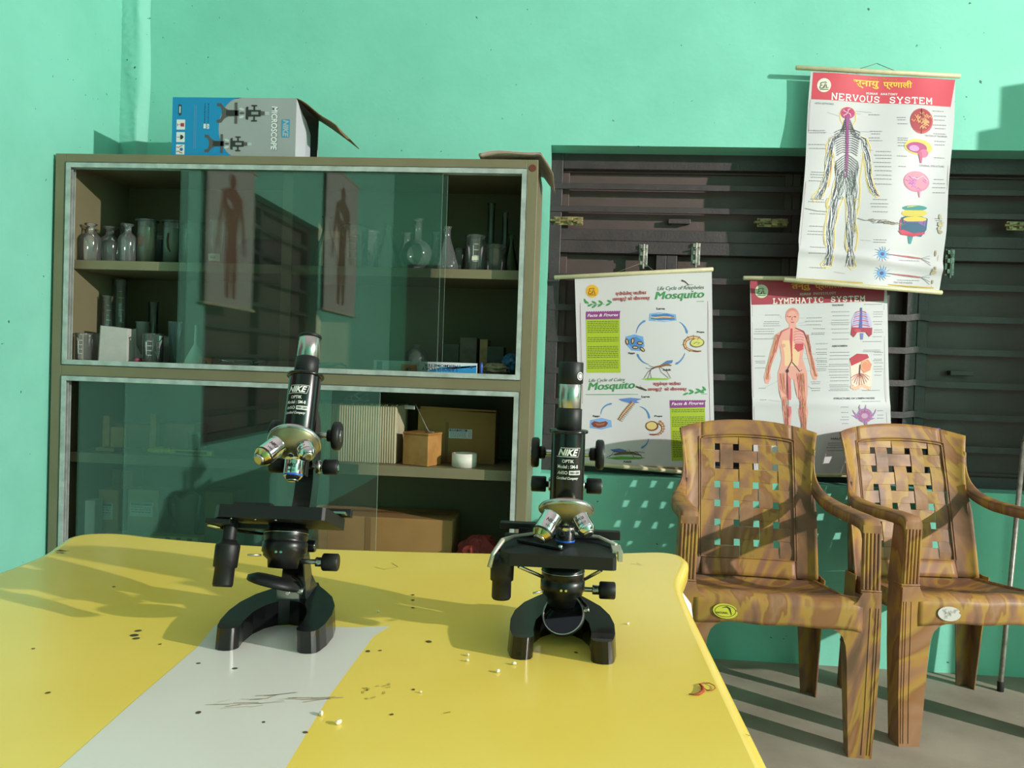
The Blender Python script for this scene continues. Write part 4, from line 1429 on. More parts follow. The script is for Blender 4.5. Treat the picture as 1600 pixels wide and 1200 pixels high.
def tape_tool(t):
    """orange dispenser with a half-round notch"""
    pl = [(-.024, 0), (-.012, 0)] + [(.012 * cos(a), .012 * sin(a)) for a in [pi - pi * i / 8 for i in range(9)]] + [(.024, 0), (.024, .026), (-.024, .026)]
    M_OR = mat('orange_plastic', 'd8721e', .45)
    MB().prism(pl, -.012, .012, M_OR, T(0, 0, 0, rad(90))).build('body', t, bevel=.0015)
    MB().lathe([(.0045, -.0145), (.0085, -.0145), (.0085, .0145), (.0045, .0145)], mat('grey_ring', '6a5a48', .5), T(0, 0, .009, rad(90))).build('ring', t)


lab('orange_block', 'small orange plastic block with an arched notch, left bay below the poster reflection', 'block', 322, 571, 2.655, Z2 - .001, tape_tool)
lab('orange_block', 'small orange plastic block standing on the thermometer box front, right bay', 'block', 639, 581, 2.638, Z2 - .001, tape_tool)

# clutter of tubes and tangled clear tubing behind the glass
M_TUBING = glass_mat('clear_tubing', (.85, .9, .88, 1), .25, (.7, .8, .75, 1), 1.5)


def tubing(t, w, n, seed, r=.0035, hh=.03):
    q = random.Random(seed)
    b = MB()
    for k in range(n):
        x0, y0, a = q.uniform(-w / 2, w / 2), q.uniform(-.04, .04), q.uniform(0, 6)
        pts = [(x0 + .055 * cos(a + i * .5) * (1 + i * .03), y0 + .03 * sin(a + i * .5), r + hh * (.3 + .3 * sin(i * .7 + k)) * min(1, i / 3)) for i in range(14)]
        b.tube(pts, r, M_TUBING, 6)
    b.build('body', t)


lab('clear_tubing', 'tangle of clear plastic tubing heaped beside the divider, left bay', 'tubing', 378, 568, Y1 + .02, Z2, lambda t: tubing(t, .10, 5, 3))
lab('clear_tubing', 'small tangle of clear tubing right of the divider on the second shelf', 'tubing', 505, 574, Y1, Z2, lambda t: tubing(t, .06, 3, 8))
lab('round_flask', 'round flask lying low behind the thermometer box', 'flask', 650, 578, Y2 - .02, Z2, lambda t: flask_round(t, .045, .10))

# thermometer box
M_BLUEP = flat('2a8ac8')


def thermo(t):
    b = MB()
    L, H = .405, .036
    b.box((0, 0, H / 2), (L, .03, H), mat('glossy_white_card', 'd8dade', .35))

    def fn(x, y, l):
        return (x - L / 2, -.015 - l * .0003, H - y)
    A = Art(b, fn)
    A.poly([(.012, .004), (.034, .004), (.034, .032), (.012, .032)], flat('3f6a9c'), 1)
    A.poly([(.20, .036), (.26, .018), (.404, .008), (.404, .036)], M_BLUEP, 1)
    A.poly([(.26, .022), (.33, .012), (.404, .004), (.404, .012), (.32, .022)], flat('a8d4e8'), 1)
    # the box lies upside down, so its lettering is inverted
    A.text('LABORATORY', .33, .020, .19, .018, .011, flat('3a4a6a'), 2, .02)
    A.text('THERMOMETER', .345, .008, .20, .007, .010, flat('3a4a6a'), 2, .02)
    A.ell(.385, .014, .005, .005, flat('24406a'), 2)
    b.build('body', t, bevel=.001)


p0_, p1_ = ony(585, 576, 2.665), ony(745, 586, 2.665)
tt = thing('thermometer_box', 'long white and blue thermometer box lying upside down on the second shelf', 'box', ((p0_.x + p1_.x) / 2, 2.668, Z2 + .0005), 0)
thermo(tt)
sc_ = (p1_.x - p0_.x) / .405
tt.scale = (sc_, 1, 1)

# standing glass plates and boxes in the shade at the right
for i, (x, w, h, col, lb) in enumerate(((706, 26, .105, '3c4438', 'dark grey slim box at the left of the row behind the thermometer box'), (733, 26, .130, '565446', 'tallest box of the row behind the thermometer box'),
                                        (757, 12, .125, '8a7a50', 'narrow buff book standing beside the tallest box'), (775, 26, .100, '35453c', 'low dark green box between the buff book and the crumpled paper'))):
    lab('slim_box', lb, 'box', x, 578, Y2 - .02, Z2, lambda t, w=w, h=h, col=col: MB().box((0, 0, h / 2), (w_of(w, Y2) * 2, .10, h), mat('box_' + col, col, .7, var=.3, vscale=50)).build('body', t, bevel=.001))


def crumple(t, sx, sy, sz, m, seed, f=9):
    q = random.Random(seed)
    ph = [q.uniform(0, 6) for _ in range(6)]

    def g(u, v):
        a, e = 2 * pi * u, pi * v
        k = 1 + .16 * sin(f * a * .5 + ph[0] + 3 * e) + .12 * sin(f * e + ph[1]) + .08 * sin(13 * u * pi * 2 + ph[2])
        return (sx * sin(e) * cos(a) * k, sy * sin(e) * sin(a) * k, sz * (1 - cos(e)) * (1 + .1 * sin(5 * a + ph[3]) * sin(e)))
    MB().grid(g, 36, 18, m, False).build('body', t)


lab('crumpled_paper', 'crumpled brown paper on the second shelf between the pen and the blue bag', 'paper', 774, 584, 2.70, Z2, lambda t: crumple(t, .045, .03, .020, mat('crumpled_brown_paper', '8d8468', .85, var=.4, vscale=60), 5))
lab('blue_bag', 'crumpled blue plastic bag against the right side of the second shelf', 'bag', 797, 586, 2.74, Z2, lambda t: crumple(t, .028, .04, .038, mat('blue_plastic_bag', '2f6a8c', .4, var=.3, vscale=30), 6))
lab('blue_pen', 'short blue pen standing upright at the right end of the thermometer box', 'pen', 752, 584, 2.665, Z2,
    lambda t: MB().lathe([(0, .0), (.003, .0), (.0042, .006), (.0042, .032), (.002, .04), (0, .041)], mat('blue_pen_plastic', '2f58b0', .35)).build('barrel', t))

# third shelf
M_WOOD = mat('varnished_pine', 'b08048', .5, var=.35, vscale=18, var2='946632')
M_CARD = mat('kraft_cardboard', '9a7442', .85, var=.12, vscale=12)
M_CARDL = mat('pale_corrugated_card', 'b3a98c', .85, var=.12, vscale=8)
M_TAPE = mat('parcel_tape', '7d5a30', .35)


def wood_stand(t, h=.115, plate=True):
    b = MB()
    b.box((-.01, 0, .007), (.07, .06, .014), M_WOOD)
    b.box((-.018, 0, h / 2 + .014), (.026, .024, h), M_WOOD)
    b.build('post', t, bevel=.002)
    if plate:
        MB().box((.026, -.002, .052), (.055, .012, .075), M_WOOD).build('plate', t, bevel=.001)


lab('wooden_stand', 'small wooden stand with a square board, left end of the third shelf', 'stand', 175, 703, Y1, Z3, wood_stand)
lab('wooden_stand', 'slim upright wooden post behind the yellow cutter', 'stand', 248, 706, Y1 + .06, Z3, lambda t: wood_stand(t, .125, False))
lab('cardboard_box', 'brown box behind the leftmost wooden stand', 'box', 218, 700, Y2 + .02, Z3, lambda t: MB().box((0, 0, .045), (.15, .10, .09), M_CARD).build('body', t, bevel=.002))
lab('cardboard_box', 'brown box behind the slim wooden post, right of the other', 'box', 290, 704, Y2 + .02, Z3, lambda t: MB().box((0, 0, .05), (.12, .10, .10), M_CARD).build('body', t, bevel=.002))
lab('glass_beaker', 'small clear beaker beside the brown box on the third shelf', 'beaker', 303, 702, Y2 - .06, Z3, lambda t: beaker(t, .022, .07, False))


def cutter(t):
    """long transparent-yellow implement with a rounded grip and a slotted body"""
    M_Y = mat('translucent_yellow_plastic', 'c9c92c', .3)
    b = MB()
    for x0, x1, r0, r1 in ((0, .045, .008, .013), (.045, .062, .013, .010), (.062, .085, .010, .012)):
        b.rod((x0, 0, .013), (x1, 0, .013), r0, M_Y, 14, r1, .001)
    b.build('grip', t)
    c = MB()
    c.box((.16, 0, .018), (.15, .022, .004), M_Y)
    c.box((.16, 0, .004), (.15, .022, .004), M_Y)
    c.box((.093, 0, .011), (.018, .022, .018), M_Y)
    c.box((.232, 0, .011), (.02, .022, .018), M_Y)
    c.build('slotted_body', t, bevel=.0015)


lab('yellow_cutter', 'long yellow plastic tool with a slotted body lying on the third shelf', 'tool', 232, 706, 2.69, Z3, cutter)


def corrugated(t, w, d, h, m, seed=1, flutes=True):
    b = MB()
    b.box((0, 0, h / 2), (w, d, h), m)
    b.build('body', t, bevel=.003)
    if flutes:
        q = random.Random(seed)
        c = MB()
        n = int(w / .0085)
        for k in range(n):
            x = -w / 2 + (k + .5) * w / n
            c.tube([(x, -d / 2 - .0004, .003), (x, -d / 2 - .0004, h - .003 - q.uniform(0, .002))], .0016, m, 6)
        for k in range(40):
            x = q.uniform(-w / 2, w / 2)
            c.tube([(x, -d / 2 + .002, h), (x + .006, -d / 2 + .002, h + q.uniform(.001, .006))], .0012, m, 4)
        c.build('fluting', t)


pa_, pb_ = ony(500, 720, 2.70), ony(617, 724, 2.70)
t = thing('corrugated_box', 'pale torn corrugated cardboard box on the third shelf beside the left microscope', 'box', ((pa_.x + pb_.x) / 2 - .03, 2.80, Z3))
corrugated(t, pb_.x - pa_.x + .06, .20, .205, M_CARDL)
lab('safety_goggles', 'clear looped plastic goggles lying on the pale corrugated box', 'goggles', 562, 634, 2.76, Z3 + .211,
    lambda t: (MB().tube([(.035 * cos(a), .02 * sin(a), .004 + .012 * (1 + sin(a * 2))) for a in [2 * pi * i / 24 for i in range(24)]], .003, M_TUBING, 6, True)
               .tube([(-.01 + .045 * cos(a), .024 * sin(a), .010 + .020 * (1 + cos(a))) for a in [2 * pi * i / 24 for i in range(24)]], .0025, M_TUBING, 6, True).build('frame', t)))


def arm_block(t):
    b = MB()
    b.box((0, 0, .054), (.105, .09, .108), M_WOOD)
    b.box((0, 0, .112), (.108, .093, .008), mat('varnished_pine_lid', 'a8763c', .5, var=.3, vscale=20, var2='8a5a2a'))
    b.build('block', t, bevel=.002)
    a = MB()
    a.tube([(.035, -.01, .116), (.03, -.02, .13), (-.012, -.035, .215)], .0018, M_OLDSTEEL, 6)
    a.box((-.035, -.036, .203), (.040, .006, .013), M_WHITEP, T(0, 0, 0))
    a.rod((.015, -.01, .118), (.052, -.01, .118), .003, M_OLDSTEEL, 8)
    a.build('wire_arm', t)


t = lab('wooden_block', 'orange-brown wooden block with a bent wire arm, on the third shelf right bay', 'block', 659, 728, 2.72, Z3, arm_block)
t.rotation_euler = (0, 0, rad(-22))
pa_, pb_ = ony(651, 722, 2.80), ony(772, 726, 2.80)


def testtube_box(t):
    w = pb_.x - pa_.x
    b = MB()
    h = .192
    b.box((0, 0, h / 2), (w, .14, h), M_CARD)
    b.box((-.035, -.0706, h / 2 - .02), (.012, .001, h - .05), M_TAPE)
    b.build('body', t, bevel=.003)
    # flaps of the lid turned up a little
    MB().box((0, -.066, h + .003), (w * .98, .008, .010), M_CARD, T(0, 0, 0, 0, rad(1.2))).build('flap', t)

    def fn(x, y, l):
        return (x, -.0705 - l * .0003, y)
    c = MB()
    A = Art(c, lambda x, y, l: fn(x, -y, l))
    A.poly([(-.028, -.124), (.058, -.124), (.058, -.090), (-.028, -.090)], flat('c8ccd0'), 1)
    A.poly([(-.026, -.1225), (.040, -.1225), (.040, -.1155), (-.026, -.1155)], flat('34467c'), 2)
    A.text('TEST TUBE', -.022, -.1168, .032, -.1168, .0045, flat('d8dce4'), 3, .02)
    q = random.Random(6)
    for k in range(4):
        A.words(-.022, -.111 + k * .0052, .036, q, .0018, flat('5a6a8c'))
    A.line([(.046, -.120), (.046, -.095), (.052, -.095), (.052, -.120)], .001, flat('46507a'), 2)
    c.build('label', t)


t = thing('cardboard_box', 'brown cardboard box with a small white TEST TUBE label on the third shelf', 'box', ((pa_.x + pb_.x) / 2, 2.875, Z3))
testtube_box(t)
lab('tape_roll', 'roll of white tape lying flat on the third shelf', 'tape', 725, 730, 2.71, Z3,
    lambda t: MB().lathe([(.036, 0), (.044, 0), (.044, .048), (.034, .048), (.034, 0), (.036, 0)], mat('white_tape', 'd6d2c6', .6)).build('roll', t))

# bottom compartment (seen just above the table edge)
def floorbox(name, label, x0, x1, ytop, Y, d, m, lblpx=None, cat='box'):
    a, b_ = ony(x0, 850, Y), ony(x1, 850, Y)
    h = ony((x0 + x1) / 2, ytop, Y).z - Z4
    t = thing(name, label, cat, ((a.x + b_.x) / 2, Y + d / 2, Z4))
    MB().box((0, 0, h / 2), (b_.x - a.x, d, h), m).build('body', t, bevel=.003)
    if lblpx:
        c = MB()
        P = ony(lblpx[0], lblpx[1], Y)
        Q = ony(lblpx[2], lblpx[3], Y)
        o = t.location
        yy = -d / 2
        c.box(((P.x + Q.x) / 2 - o.x, yy - .0008, (P.z + Q.z) / 2 - Z4), (Q.x - P.x, .001, P.z - Q.z), flat('b8c2c4'))
        A = Art(c, lambda x, y, l: (x, yy - .0013 - l * .0002, -y))
        zx0, zx1, zt = P.x - o.x, Q.x - o.x, P.z - Z4
        A.poly([(zx0 + .004, -zt + .003), (zx1 - .004, -zt + .003), (zx1 - .004, -zt + .012), (zx0 + .004, -zt + .012)], flat('3f5f70'), 1)
        q = random.Random(int(x0))
        for k in range(3):
            A.words(zx0 + .006, -zt + .018 + k * .009, zx1 - .008, q, .003, flat('5a6a70'))
        c.build('label', t)
    return t


floorbox('cardboard_box', 'tall brown carton with a dark-topped label, lower left of the cabinet', 152, 184, 765, 2.72, .10, M_CARD, (156, 785, 176, 812))
floorbox('cardboard_box', 'flat brown board or carton behind the leftmost labelled carton', 172, 205, 735, 2.86, .08, M_CARD)
floorbox('cardboard_box', 'brown carton with a larger white label, lower left of the cabinet', 198, 246, 765, 2.72, .07, mat('grey_kraft_card', '8a7c58', .85), (203, 784, 239, 808))
floorbox('cardboard_box', 'dim brown carton right of the clear bag in the lowest compartment', 318, 362, 768, 2.80, .12, mat('dull_card', '7a6a48', .85))
floorbox('white_carton', 'pale upright carton at the far left of the lowest compartment', 131, 147, 782, 2.66, .05, M_WHITEP)
t = floorbox('cardboard_box', 'long brown cardboard carton low in the cabinet behind the left microscope', 470, 706, 808, 2.74, .20, M_CARD)
bx_ = MB()
bx_.box((-.03, -.1006, ony(600, 808, 2.74).z / 2 - Z4 / 2), (.022, .001, ony(600, 808, 2.74).z - Z4 - .004), M_TAPE)
bx_.box((0, 0, ony(600, 808, 2.74).z - Z4 + .0006), (.50, .03, .001), M_TAPE)
bx_.build('parcel_tape', t)


def bag(t):
    def g(u, v):
        a = 2 * pi * u
        k = 1 + .1 * sin(7 * a) * v
        return ((.034 + .026 * v) * cos(a) * k, (.035 + .01 * v) * sin(a) * k, .005 + .22 * v + .01 * sin(5 * a) * v)
    MB().grid(g, 30, 8, glass_mat('clear_bag_film', (.8, .85, .83, 1), .14, (.7, .8, .78, 1), 1.45), True).build('body', t)


lab('clear_bag', 'open clear plastic bag between the cartons in the lowest compartment', 'bag', 290, 845, 2.83, Z4, bag)


def manual(t):
    b = MB()
    b.box((0, 0, .009), (.34, .05, .018), mat('yellow_carton', 'b8b04a', .7))
    A = Art(b, lambda x, y, l: (x, -.0252 - l * .0003, -y))
    A.text('LABORATORY', -.12, -.004, .02, -.004, .010, flat('7a3a2c'), 2, .02)
    for x in (.05, .09, .13):
        A.poly([(x, -.003), (x + .018, -.003), (x + .018, -.015), (x, -.015)], flat('7a4a34'), 1)
    b.build('body', t, bevel=.001)


floorbox('cardboard_box', 'low plain box supporting the flat yellow carton behind the table edge', 184, 300, 846, 2.645, .06, M_CARD)
lab('yellow_carton', 'flat yellow printed carton just above the far table edge at the left', 'carton', 243, 844, 2.675, ony(243, 846, 2.645).z + .001, manual)
lab('red_cloth', 'dark red crumpled cloth in the lowest compartment near the right microscope', 'cloth', 750, 852, 2.72, Z4, lambda t: crumple(t, .075, .05, .075, mat('dark_red_cloth', '7c241c', .8, var=.5, vscale=30), 9))

# ------------------------------------------------------------------ on top of the cabinet: microscope carton
ZT = CZ
bl_, br_ = ony(268, 236, 2.63), ony(461, 239, 2.63)
BW, BH, BD = br_.x - bl_.x, .2080, .235
t = thing('microscope_carton', 'blue and silver printed carton on top of the cabinet, its end flap hanging open', 'box', ((bl_.x + br_.x) / 2, 2.63 + BD / 2, ZT + .0005))
M_SILV = mat('silver_grey_print', '9c9fa0', .45, var=.06, vscale=9)
M_CYAN = mat('cyan_print', '1583b8', .42)
M_KRAFT = mat('kraft_inside', '7c5f3a', .85)
b = MB()
x0, x1, y0, y1 = -BW / 2, BW / 2, -BD / 2, BD / 2
b.add([(x0, y0, 0), (x1, y0, 0), (x1, y0, BH), (x0, y0, BH), (x0, y1, 0), (x1, y1, 0), (x1, y1, BH), (x0, y1, BH)],
      [(0, 1, 2, 3), (5, 4, 7, 6), (3, 2, 6, 7), (4, 5, 1, 0)], M_SILV)
b.add([(x0, y0, 0), (x0, y0, BH), (x0, y1, BH), (x0, y1, 0)], [(0, 1, 2, 3)], M_CYAN)
k = 193 / BW       # photo pixels per metre on the printed face
Za = 5.517         # enlargement of the detail the print is read from


def bfn(x, y, l):
    return (x0 + (x - 45) / (1100 - 45) * BW, y0 - l * .0003, BH - (y - 30) / (545 - 30) * BH)


A = Art(b, bfn)
A.poly([(45, 30), (640, 30)] + [(640 - 195 * sin(rad(a)), 288 - 262 * cos(rad(a))) for a in range(10, 180, 10)] + [(640, 545), (45, 545)], M_CYAN, 1)
WHT, INK = flat('dcdcdc'), flat('26282c')
for yy in (222, 330, 436):
    A.poly([(84, yy), (157, yy), (157, yy + 86), (84, yy + 86)], WHT, 2)
A.poly([(118, 252), (150, 252), (150, 282), (118, 282)], flat('b02a3c'), 3)
A.line([(118, 267), (92, 267)], 4, flat('b02a3c'), 3)
A.line([(92, 255), (92, 280)], 4, flat('b02a3c'), 3)
A.poly([(118, 352), (136, 356), (148, 372), (136, 390), (118, 394)], INK, 3)
A.line([(90, 373), (120, 373)], 4, INK, 3)
A.ell(130, 478, 14, 15, flat('3a6a9c'), 3)
for s_ in (-1, 1):
    A.line([(88, 478 + s_ * 20), (108, 478 + s_ * 16), (122, 478 + s_ * 28), (140, 478 + s_ * 32)], 7, flat('9c4a3c'), 3)
A.poly([(95, 95), (110, 88), (125, 98), (124, 180), (108, 190), (96, 175)], flat('2c3c48'), 2)
A.poly([(104, 108), (117, 108), (117, 165), (104, 165)], flat('b8c0c4'), 3)
q = random.Random(8)
for xx in (236, 250):
    A.line([(xx, 96), (xx, 470)], 3.0, flat('7a90b8'), 2)
for xx in (325, 355):
    yy = 80
    while yy < 245:
        L_ = q.uniform(8, 26)
        A.line([(xx, yy), (xx, min(yy + L_, 250))], 9, flat('17567c'), 2)
        yy += L_ + 6
A.poly([(344, 258), (364, 258), (364, 298), (344, 298)], WHT, 2)
A.line([(350, 268), (358, 280), (348, 292)], 4, INK, 3)
A.poly([(316, 256), (336, 256), (336, 296), (316, 296)], WHT, 2)


def scope_print(cx, cy, s, tilt=0):
    """side-lying microscope picture: base at the left, eyepiece at the right"""
    P = lambda pts: [(cx + x * s, cy + y * s) for x, y in pts]
    D, M1, LG = flat('2c2a2c'), flat('55504f'), flat('c4c8c8')
    A.poly(P([(-160, -85), (-125, -85), (-100, -50), (-60, -28), (20, -26), (20, 26), (-60, 30), (-95, 50), (-120, 85), (-160, 85), (-160, 62), (-128, 52), (-116, 20), (-116, -20), (-128, -52), (-160, -62)]), M1, 3)
    A.poly(P([(-80, -24), (30, -24), (30, 24), (-80, 24)]), D, 4)
    A.poly(P([(-6, -92), (18, -92), (20, 92), (-4, 92)]), M1, 4)
    A.ell(*P([(55, -34)])[0], 24 * s, 11 * s, LG, 4, .3)
    A.ell(*P([(58, 0)])[0], 22 * s, 9 * s, M1, 4)
    A.ell(*P([(55, 34)])[0], 24 * s, 11 * s, LG, 4, -.3)
    A.poly(P([(92, -52), (112, -58), (114, 58), (92, 52)]), D, 4)
    A.poly(P([(112, -30), (222, -28), (222, 28), (112, 30)]), D, 4)
    A.poly(P([(222, -18), (256, -16), (256, 16), (222, 18)]), M1, 4)
    A.poly(P([(256, -12), (296, -11), (296, -3), (256, -3)]), LG, 4)
    A.poly(P([(256, 3), (296, 3), (296, 12), (256, 12)]), LG, 4)
    for s_ in (-1, 1):
        A.poly(P([(158, s_ * 28), (172, s_ * 28), (172, s_ * 60), (190, s_ * 60), (190, s_ * 72), (140, s_ * 72), (140, s_ * 60), (158, s_ * 60)]), D, 4)
    A.poly(P([(140, -12), (200, -12), (200, 12), (140, 12)]), flat('8c9090'), 5)


scope_print(585, 162, .98)
scope_print(470, 425, .88)
# title lettering runs down the face
vs, fs = glyphs('MICROSCOPE', .03, .12)
for m_, o_, g_ in ((INK, 3, 5), (flat('e4e6e6'), 0, 0)):
    b.add([bfn(893 + v_ * 52 + (o_ if m_ is INK else 0), 102 + u_ * 372 + (o_ if m_ is INK else 0), 2 if m_ is INK else 3) for u_, v_ in vs], fs, m_)
vs, fs = glyphs('NIKE', .04, .2)
A.poly([(984, 212), (1048, 212), (1048, 366), (984, 366)], flat('2a90c0'), 2)
b.add([bfn(992 + v_ * 48, 216 + u_ * 146, 3) for u_, v_ in vs], fs, flat('a8acac'))
b.add([bfn(978, 215, 2), bfn(984, 215, 2), bfn(984, 350, 2), bfn(978, 350, 2)], [(0, 1, 2, 3)], flat('7a8890'))
A.line([(600, 536), (615, 540), (610, 541)], 1, INK, 2)
b.build('body', t)
# inner side flaps of the open end, front one folded flat, rear one bent out; top flap slanting down
f = MB()
M_SILVL = mat('silver_grey_end_flap', 'b9bcc4', .45)
f.add([(x1, y0, .001), (x1 + .016, y0 + .055, .001), (x1 + .016, y0 + .055, BH - .06), (x1 + .010, y0 + .035, BH - .045), (x1, y0, BH - .002)], [(0, 1, 2, 3, 4)], M_SILVL)
f.add([(x1 + .016, y0 + .055, .001), (x1 + .012, y0 + .115, .001), (x1 + .012, y0 + .115, BH * .56), (x1 + .016, y0 + .055, BH - .06)], [(0, 1, 2, 3)], M_SILVL)
f.build('end_flap', t, solid=.002)
f = MB()
f.add([(x1, y1, .001), (x1 + .03, y1 - .09, .001), (x1 + .03, y1 - .09, BH * .72), (x1, y1, BH - .002)], [(0, 1, 2, 3)], M_SILVL)
f.build('end_flap', t, solid=.002)
f = MB()
f.grid(lambda u, v: (x1 + u * .158, y0 + v * BD, BH - .001 - .105 * u ** 1.1 + .003 * sin(u * 9) * (1 - v) - (.01 * max(0, u - .9) * 10 if v < .5 else 0)), 10, 6, M_KRAFT)
f.build('top_flap', t, solid=.0025)

# newspaper folded over the right front corner
M_NEWS = mat('newsprint', 'c4b6a8', .85, var=.2, vscale=40, var2='a89a8c')


def news(t):
    n = MB()

    def g(u, v):
        # lies flat, then droops over the right side of the cabinet
        s_ = u * .27
        flatl = .205
        if s_ < flatl:
            x, z = s_, .004 + .012 * sin(pi * s_ / flatl) + .012 * (s_ / flatl) ** 3
        else:
            d = s_ - flatl
            x, z = flatl + d * .70, .016 - d * .98
        return (x - .20, -.035 + v * .30 + .03 * u, z + .003 * sin(9 * u + 5 * v) + .003)
    for k in range(3):
        n.grid(lambda u, v, k=k: tuple(Vector(g(u * (1 - .03 * k), v)) + Vector((0, .004 * k, .0035 * k))), 26, 6, M_NEWS if k % 2 == 0 else mat('newsprint_pink', 'a5807a', .85))
    n.build('sheets', t, solid=.0012)


t = thing('newspaper', 'folded newspaper lying over the right corner of the cabinet top', 'newspaper', (CX1, CY0 + .02, ZT + .002))
news(t)
MB().cyl(.012, 0, .002, mat('rust_spot', '6a3226', .8), align((0, 0, 0), (0, -1, 0)), 14).build('rust_spot', cab, loc=Vector((CX1 - .018, CY0, CZ - .028)) - CL)

# ------------------------------------------------------------------ yellow table
TZ = .75
M_YEL = mat('yellow_table_plastic', 'efd765', .22, spec=.4, coat=.1, var=.10, vscale=3, var2='e8ce5a')
M_STRIPE = mat('white_table_stripe', 'dcdcd2', .22, spec=.4, coat=.15, var=.06, vscale=5)
M_TWHITE = mat('white_table_plastic', 'dedede', .4)


def smooth_loop(P, n=6):
    """closed Catmull-Rom through the points"""
    out = []
    N = len(P)
    for i in range(N):
        p0, p1, p2, p3 = [Vector(P[(i + k) % N]) for k in (-1, 0, 1, 2)]
        for k in range(n):
            t = k / n
            out.append(.5 * ((2 * p1) + (-p0 + p2) * t + (2 * p0 - 5 * p1 + 4 * p2 - p3) * t * t + (-p0 + 3 * p1 - 3 * p2 + p3) * t ** 3))
    return out


tab = thing('lab_table', 'yellow plastic-topped table with a white stripe, carrying the two microscopes', 'table', (-.35, .9, 0))
out = [(.190, 1.15), (.192, 1.25), (.200, 1.32), (.219, 1.40), (.231, 1.46), (.222, 1.512), (.185, 1.531), (.12, 1.512), (.02, 1.477), (-.22, 1.440), (-.45, 1.418), (-.62, 1.416), (-.78, 1.434), (-.87, 1.452), (-.925, 1.438), (-.942, 1.40),
       (-.926, 1.345), (-.900, 1.26), (-.892, 1.15), (-.890, .95), (-.890, .60), (-.90, .48), (-.93, .40), (-.94, .34), (-.90, .30), (-.80, .31), (-.55, .335), (-.2, .335), (.08, .31), (.19, .28), (.235, .31), (.235, .38), (.205, .48), (.192, .60), (.190, .80), (.190, 1.0)]
loop = smooth_loop([(x + .35, y - .9) for x, y in out], 5)
n = len(loop)
# rolled edge: rings stepping out and down from the flat top
b = MB()


def ring(off, z):
    r_ = []
    for i in range(n):
        t = (loop[(i + 1) % n] - loop[i - 1]).normalized()
        nrm = Vector((t.y, -t.x))
        if (loop[i] + nrm * .01).length < loop[i].length:
            nrm = -nrm
        r_.append((loop[i].x + nrm.x * off, loop[i].y + nrm.y * off, z))
    return r_


secs = [ring(-.014, 0), ring(-.006, -.0012), ring(-.001, -.005), ring(.0, -.011), ring(-.001, -.030), ring(-.006, -.034), ring(-.020, -.034)]
vs = [p for s_ in secs for p in s_]
b.add(vs, [(a * n + i, a * n + (i + 1) % n, (a + 1) * n + (i + 1) % n, (a + 1) * n + i) for a in range(len(secs) - 1) for i in range(n)], M_YEL, True)
tri = tessellate_polygon([[Vector((p[0], p[1], 0)) for p in secs[0]]])
b.add([(p[0], p[1], 0) for p in secs[0]], [tuple(t_) for t_ in tri], M_YEL, False)
b.add([(p[0], p[1], -.034) for p in secs[-1]], [tuple(t_)[::-1] for t_ in tri], M_TWHITE, False)
# white stripe printed in the top
st = [(-.452, .974), (-.40, .985), (-.33, .991), (-.27, .998), (-.228, 1.012), (-.240, .97), (-.240, .785), (-.232, .642), (-.226, .345), (-.42, .345), (-.418, .616), (-.429, .754), (-.438, .90)]
A = Art(b, lambda x, y, l: (x + .35, y - .9, l * .0003))
A.poly([(x, y) for x, y in st], M_STRIPE, 1)
# scuffs and specks worn into the top
q = random.Random(12)
DIRT, BRN2, SM = flat('4e4420'), flat('a0947c'), flat('b8b3a2')
def tp(px, py):
    p = onz(px, py, TZ)
    return (p.x, p.y)
for (x, y, s_) in ((210, 993, 5), (216, 986, 4), (213, 998, 4), (645, 930, 3), (645, 938, 3), (645, 950, 2.5), (670, 1003, 4), (75, 1083, 2.5), (52, 1014, 2), (367, 1045, 3), (310, 1037, 2.5), (250, 1007, 2), (575, 1018, 3), (477, 1145, 2.5), (412, 1129, 1.8),
                   (95, 860, 3), (310, 1114, 3), (612, 1117, 2), (646, 1078, 2), (594, 1017, 2), (900, 1020, 2.5), (178, 917, 2.5)):
    c = tp(x, y)
    A.ell(c[0], c[1], s_ * .0009, s_ * .0011, DIRT if s_ < 4.5 else flat('3c3420'), 2, q.uniform(0, 3), 8)
for k in range(26):
    x, y = q.uniform(315, 490), 0
    y = 1103 - (x - 315) * .07 + q.gauss(0, 5)
    a_, c_ = tp(x, y), tp(x + q.uniform(14, 50), y - q.uniform(0, 7))
    A.line([a_, c_], q.uniform(.0004, .0016), BRN2 if k % 3 else SM, 2)
for k in range(10):
    a_ = tp(q.uniform(80, 105), q.uniform(858, 866))
    A.line([a_, (a_[0] + q.uniform(.004, .02), a_[1] + q.uniform(-.004, .004))], .0015, flat('6e6448'), 2)
for k in range(12):
    x, y = q.uniform(560, 620), q.uniform(1060, 1095)
    a_ = tp(x, y)
    A.ell(a_[0], a_[1], q.uniform(.001, .004), .0012, flat('b8a648'), 2, q.uniform(0, 3), 8)
for pth in ([(585, 886), (600, 890), (622, 886), (612, 880)], [(995, 880), (1004, 884), (985, 881)], [(693, 1115), (704, 1113)], [(1165, 1148), (1172, 1151)]):
    A.line([tp(*p) for p in pth], .0012, flat('8c7c34'), 2)
b.build('tabletop', tab, loc=(0, 0, TZ))
for sx, sy in ((.178, 1.395), (-.86, 1.36), (-.86, .40), (.165, .40)):
    MB().lathe([(0, 0), (.030, 0), (.032, .01), (.034, .40), (.050, .55), (.058, .64), (.050, .69), (.030, .715), (0, .716)], M_TWHITE, T(0, 0, 0, 0, 0, 0)).build('leg', tab, loc=(sx + .35, sy - .9, 0))

